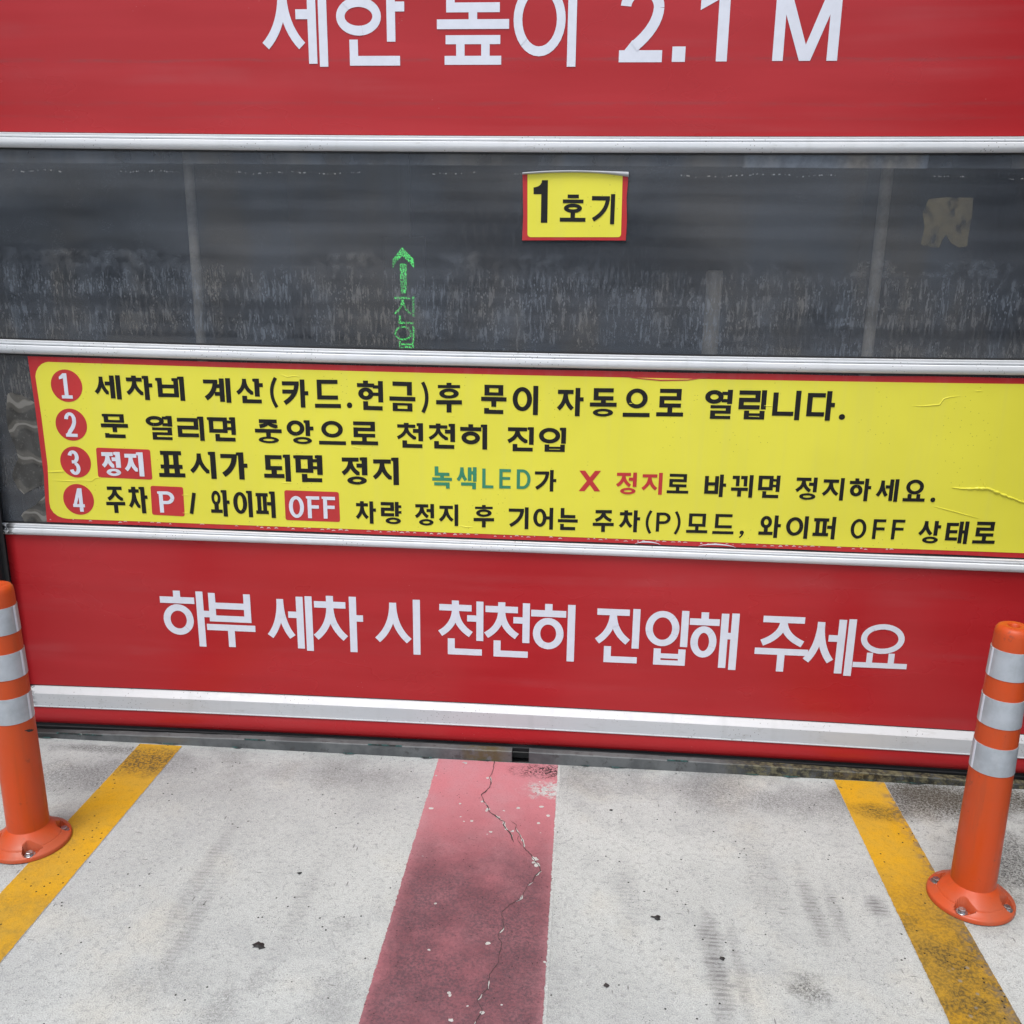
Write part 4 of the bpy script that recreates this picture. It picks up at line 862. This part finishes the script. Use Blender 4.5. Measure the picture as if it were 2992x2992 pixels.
ridge(bm, g7([(1350, 205), (1450, 215), (1600, 212), (1640, 212), (1760, 262), (1860, 300), (1940, 330), (2020, 345)]), .0042, .0010); ridge(bm, g7([(1605, 160), (1618, 195), (1610, 212)]), .003)
ridge(bm, g7([(1200, 355), (1380, 402), (1580, 457)]), .0016)
ridge(bm, [(2667, 1186), (2700, 1186), (2745, 1182), (2757, 1165), (2775, 1160), (2805, 1157)], .0016); ridge(bm, [(2848, 1143), (2870, 1143)], .0014)
ridge(bm, [(141, 1378), (190, 1377)], .0022); ridge(bm, [(157, 1403), (232, 1406)], .0014); ridge(bm, [(232, 1403), (270, 1404), (280, 1396), (300, 1393)], .0014)
ridge(bm, [(261, 1064), (268, 1071)], .0016); ridge(bm, [(819, 1094), (840, 1101), (860, 1098), (878, 1101)], .0014); ridge(bm, [(2230, 1185), (2266, 1186)], .0012); ridge(bm, [(1830, 1177), (1850, 1179)], .0012)
ridge(bm, [(820, 1409), (855, 1412)], .0012); ridge(bm, [(1341, 1535), (1360, 1539), (1382, 1540)], .0014); ridge(bm, [(530, 1446), (553, 1447)], .0012); ridge(bm, [(533, 1498), (552, 1499)], .0012)
ridge(bm, [(1030, 1305), (1052, 1309)], .0012); ridge(bm, [(1320, 1215), (1328, 1217)], .0012); ridge(bm, [(1490, 1175), (1530, 1181)], .001)
link('crease', bm, MT['vyel'], sg, True)
bm = bmesh.new(); ridge(bm, [(1815, 1098), (1850, 1104), (1930, 1111), (2010, 1110), (2075, 1101)], .0018); link('red_crease', bm, MT['vred'], sg, True)
bm = bmesh.new(); p = 145
while p < 2620:
    w = random.uniform(4, 16); yb = bl(p)-random.uniform(5, 10); hh = random.uniform(2, 5)
    if random.random() < (.75 if 500 < p < 2550 else .4): slab(bm, [D(p, yb), D(p+w*.3, yb-hh), D(p+w*.7, yb-hh*.9), D(p+w, yb+.5), D(p+w*.6, yb-hh*.25)], YI-.0004, .0003)
    p += w+random.uniform(2, 14)
link('scuff', bm, MT['scuff'], sg)
bm = bmesh.new()
for a, b in ((1855, 1930), (2040, 2150)):
    pts = [(a+(b-a)*u, bl(a+(b-a)*u)-9*math.sin(math.pi*u)**.7) for u in [i/8 for i in range(9)]]; lo = [(p_, y_+3.5*math.sin(math.pi*i/8)+.2) for i, (p_, y_) in enumerate(pts)]
    slab(bm, [D(*p_) for p_ in pts]+[D(*p_) for p_ in reversed(lo)], YI-.0016, .0006)
link('lifted_edge', bm, MT['vwhite'], sg)

# pane reflections painted as flat patches, and old sticker residue on the panes
def c6(l): return [(x/3.22, 960+y/3.22) for x, y in l]
def painted_reflection(pts, label):
    pp = [D(*p) for p in c6(pts)]; bm = bmesh.new(); slab(bm, pp, .0024, .0008); o = link('reflection_patch', bm, MT['painted_reflection']); tag(o, label, 'painted_reflection', 'painted pane reflections beside the instruction sign')
painted_reflection([(62, 640), (70, 612), (95, 602), (200, 630), (310, 690), (430, 760), (470, 1000), (520, 1300), (500, 1430), (415, 1465), (300, 1515), (220, 1562), (170, 1510), (125, 1430), (110, 1385), (125, 1320), (165, 1225), (150, 1140), (110, 1040), (72, 950), (52, 800)], 'large warped grey reflection patch painted on the lower pane, left of the instruction sign')
painted_reflection([(430, 1565), (330, 1660), (215, 1730), (195, 1760), (215, 1800), (230, 1835), (470, 1835), (470, 1580)], 'small grey reflection painted on the lower pane, below the large film patch')
bm = bmesh.new(); s2 = 1.288
pts = [(1575, 195), (1640, 188), (1742, 190), (1738, 260), (1725, 330), (1720, 372), (1690, 378), (1660, 362), (1640, 330), (1625, 350), (1615, 378), (1590, 376), (1560, 372), (1545, 365), (1560, 300), (1552, 250)]
slab(bm, [D(1492+x/s2, 430+y/s2) for x, y in pts], .0030, .0006); tag(link('sticker_residue', bm, MT['residue']), 'pale beige torn sticker residue with a ragged lower edge on the upper window pane', 'residue')

# ------------------------------------------------------------------ bollards
BANDS = ((.690, .620), (.5685, .499), (.447, .376))
def bollard(x, y, front, label):
    root = empty('lane_bollard', (x, y, 0), label, 'bollard', 'orange bollards beside the car wash lane')
    def lk(name, bm, m, par=None, smooth=True):
        o = link(name, bm, MT[m], None, smooth); o.parent = par or root; return o
    R = lambda z: .0527-.022*z*z
    bm = bmesh.new(); zs = [.05+.005*i for i in range(1)]+[.07+.05*i for i in range(13)]
    prof = [(R(z), z) for z in zs] + [(R(.7), .70), (R(.725), .725), (R(.73)-.0015, .735), (R(.73)-.006, .742), (R(.73)-.014, .7455), (.014, .7445), (.012, .743), (.0105, .72), (.0001, .72)]
    lathe(bm, prof, 72); o = lk('pole', bm, 'orange'); o.data.set_sharp_from_angle(angle=math.radians(50))
    for a, b in BANDS:
        bm = bmesh.new(); lathe(bm, [(R(a)-.001, a+.0004), (R(a)+.0011, a), (R(b)+.0011, b), (R(b)-.001, b-.0004)], 72); o = lk('reflective_band', bm, 'sheet'); o.data.set_sharp_from_angle(angle=math.radians(25))
        va = math.atan2(-CAMD-y, -x)+(.92 if x < 0 else -1.0); bm = bmesh.new(); cs = []  # bright edge reflection painted as a white strip, placed from the camera direction
        for i in range(5):
            t_ = va+(i-2)*.035; cs.append([bm.verts.new(((R(z_)+e_)*math.cos(t_), (R(z_)+e_)*math.sin(t_), z_)) for z_, e_ in ((a-.0004, .0009), (a-.0004, .0018), (b+.0004, .0018), (b+.0004, .0009))])
        for c1_, c2_ in zip(cs, cs[1:]):
            for j in range(3): bm.faces.new((c1_[j], c2_[j], c2_[j+1], c1_[j+1]))
        bm.faces.new(cs[0]); bm.faces.new(cs[-1]); lk('edge_glint', bm, 'vwhite', o, False)
    bm = bmesh.new(); na, nr = 200, 40; rows = []; bolts = [front+math.pi/2*k for k in range(4)]
    for i in range(nr+1):
        u = i/nr; r = .046+(.1045-.046)*u; row = []
        z0 = .0125+.052*(1-u)**1.35 if u < .93 else .0135*math.sqrt(max(0, 1-((u-.93)/.07)**2))
        if i == nr: z0 = .0030; r -= .0012
        for k in range(na):
            a = 2*math.pi*k/na; z = z0+(.0012 if .60 < u < .63 or .8 < u < .82 else 0)*-1
            for ba in bolts:
                da = (a-ba+math.pi) % (2*math.pi)-math.pi; tx = da*r; ty = r-.0835
                wd = .0165 if ty <= .0 else .0165
                side = .030 if tx > 0 else .0165          # pocket is a teardrop that runs out along the rim
                if abs(ty) < .0185*(1-max(0, tx)/.034 if tx > 0 else 1) and -.0165 < tx < side and (tx*tx+ty*ty < .0175**2 or tx > 0): z = min(z, .0105)
            row.append(bm.verts.new((r*math.cos(a), r*math.sin(a), z)))
        rows.append(row)
    rows.append([bm.verts.new((.094*math.cos(2*math.pi*k/na), .094*math.sin(2*math.pi*k/na), .0030)) for k in range(na)]); rows.append([bm.verts.new((.0935*math.cos(2*math.pi*k/na), .0935*math.sin(2*math.pi*k/na), 0)) for k in range(na)])
    for p_, q_ in zip(rows, rows[1:]):
        for k in range(na): bm.faces.new((p_[k], q_[k], q_[(k+1) % na], p_[(k+1) % na]))
    o = lk('base', bm, 'orange'); o.data.set_sharp_from_angle(angle=math.radians(50))
    for ba in bolts:
        bx, by = .0835*math.cos(ba), .0835*math.sin(ba)
        bm = bmesh.new(); lathe(bm, [(.0001, .0135), (.0135, .0135), (.014, .0130), (.014, .010)], 24, (bx, by, 0)); w = lk('washer', bm, 'steel', None, False)
        bm = bmesh.new(); lathe(bm, [(.0001, .0215), (.0080, .0215), (.0095, .0205), (.0095, .0134)], 6, (bx, by, 0)); lk('bolt_head', bm, 'steel', w, False)
    return root
for (bx, by), fp, lab in ((( -1.4683, -.6057), (87, 2492), 'orange bollard with three silver bands left of the left yellow line'), ((1.0215, -.6061), (2811, 2660), 'orange bollard with three silver bands right of the right yellow line')):
    fx, fy = G(fp[0], fp[1], .015); rb = bollard(bx, by, math.atan2(fy-by, fx-bx), lab)
    if bx < 0:                                                # dark rubbed mark below the lowest band
        bm = bmesh.new(); av = math.atan2(-CAMD-by, -bx); prev = None
        for i in range(11):
            u = i/10; ang = av+.42+.58*u; zc = .352-.012*u; hh = .0045*math.sin(math.pi*min(max(u, .03), .97))**.8*random.uniform(.7, 1.2); rr = .0527-.022*zc*zc+.0005
            cur = (bm.verts.new((rr*math.cos(ang), rr*math.sin(ang), zc-hh)), bm.verts.new((rr*math.cos(ang), rr*math.sin(ang), zc+hh*.7)))
            if prev: bm.faces.new((prev[0], cur[0], cur[1], prev[1]))
            prev = cur
        o = link('scuff_mark', bm, MT['crack']); o.parent = rb

# ------------------------------------------------------------------ litter on the concrete
def litter(px, py, r, name, label, m, ax=1.3):
    x, y = G(px, py); bm = bmesh.new()
    n = 13; rim = [(r*random.uniform(.45, 1.2)*math.cos(6.283*i/n)*ax, r*random.uniform(.45, 1.1)*math.sin(6.283*i/n)) for i in range(n)]
    c = bm.verts.new((0, 0, .0035)); vs = [bm.verts.new((a, b, .0006)) for a, b in rim]
    for i in range(n): bm.faces.new((c, vs[i], vs[(i+1) % n]))
    tag(link(name, bm, MT[m], None, False, (x, y, .0006)), label, 'litter')
litter(755, 2764, .0145, 'rubber_scrap', 'largest black rubber scrap on the concrete left of the pink stripe', 'tar', 1.25)
litter(1919, 2683, .0105, 'rubber_scrap', 'black rubber scrap on the concrete right of the pink stripe, midway to the door', 'tar', 1.3)
litter(876, 2552, .006, 'tar_spot', 'round black spot on the concrete between the left tyre tracks and the pink stripe', 'tar', 1.2)
litter(1786, 2368, .006, 'tar_spot', 'round black spot on the concrete near the door, right of the pink stripe', 'tar', 1.2)
litter(2109, 2802, .007, 'pebble', 'dark pebble on the right tyre track of the lane', 'tar', 1.2)
litter(1771, 2880, .009, 'leaf_fragment', 'grey brown leaf fragment on the concrete near the bottom, right of the pink stripe', 'crack', .8)
for k, (a, b) in enumerate(((594, 2293), (620, 2250), (786, 2280), (754, 2287), (1108, 2245), (616, 2246), (408, 2449), (238, 2414), (2978, 2778))):
    pass

# ------------------------------------------------------------------ unseen backdrop added behind the viewer to darken reflections in the glossy panels
bm = bmesh.new(); N = 60; rows = []
for i in range(N+1):
    x = -55+110*i/N; h = 2.6+1.2*math.sin(i*.7)+.8*math.sin(i*1.9+1)
    rows.append([bm.verts.new(v) for v in ((x, -18, -.1), (x, -18.6, h*.6), (x, -19.6, h), (x, -24, h), (x, -26, -.1))])
for a, b in zip(rows, rows[1:]):
    for k in range(4): bm.faces.new((a[k], b[k], b[k+1], a[k+1]))
tag(link('reflected_backdrop', bm, MT['backdrop'], None, True), kind='structure')
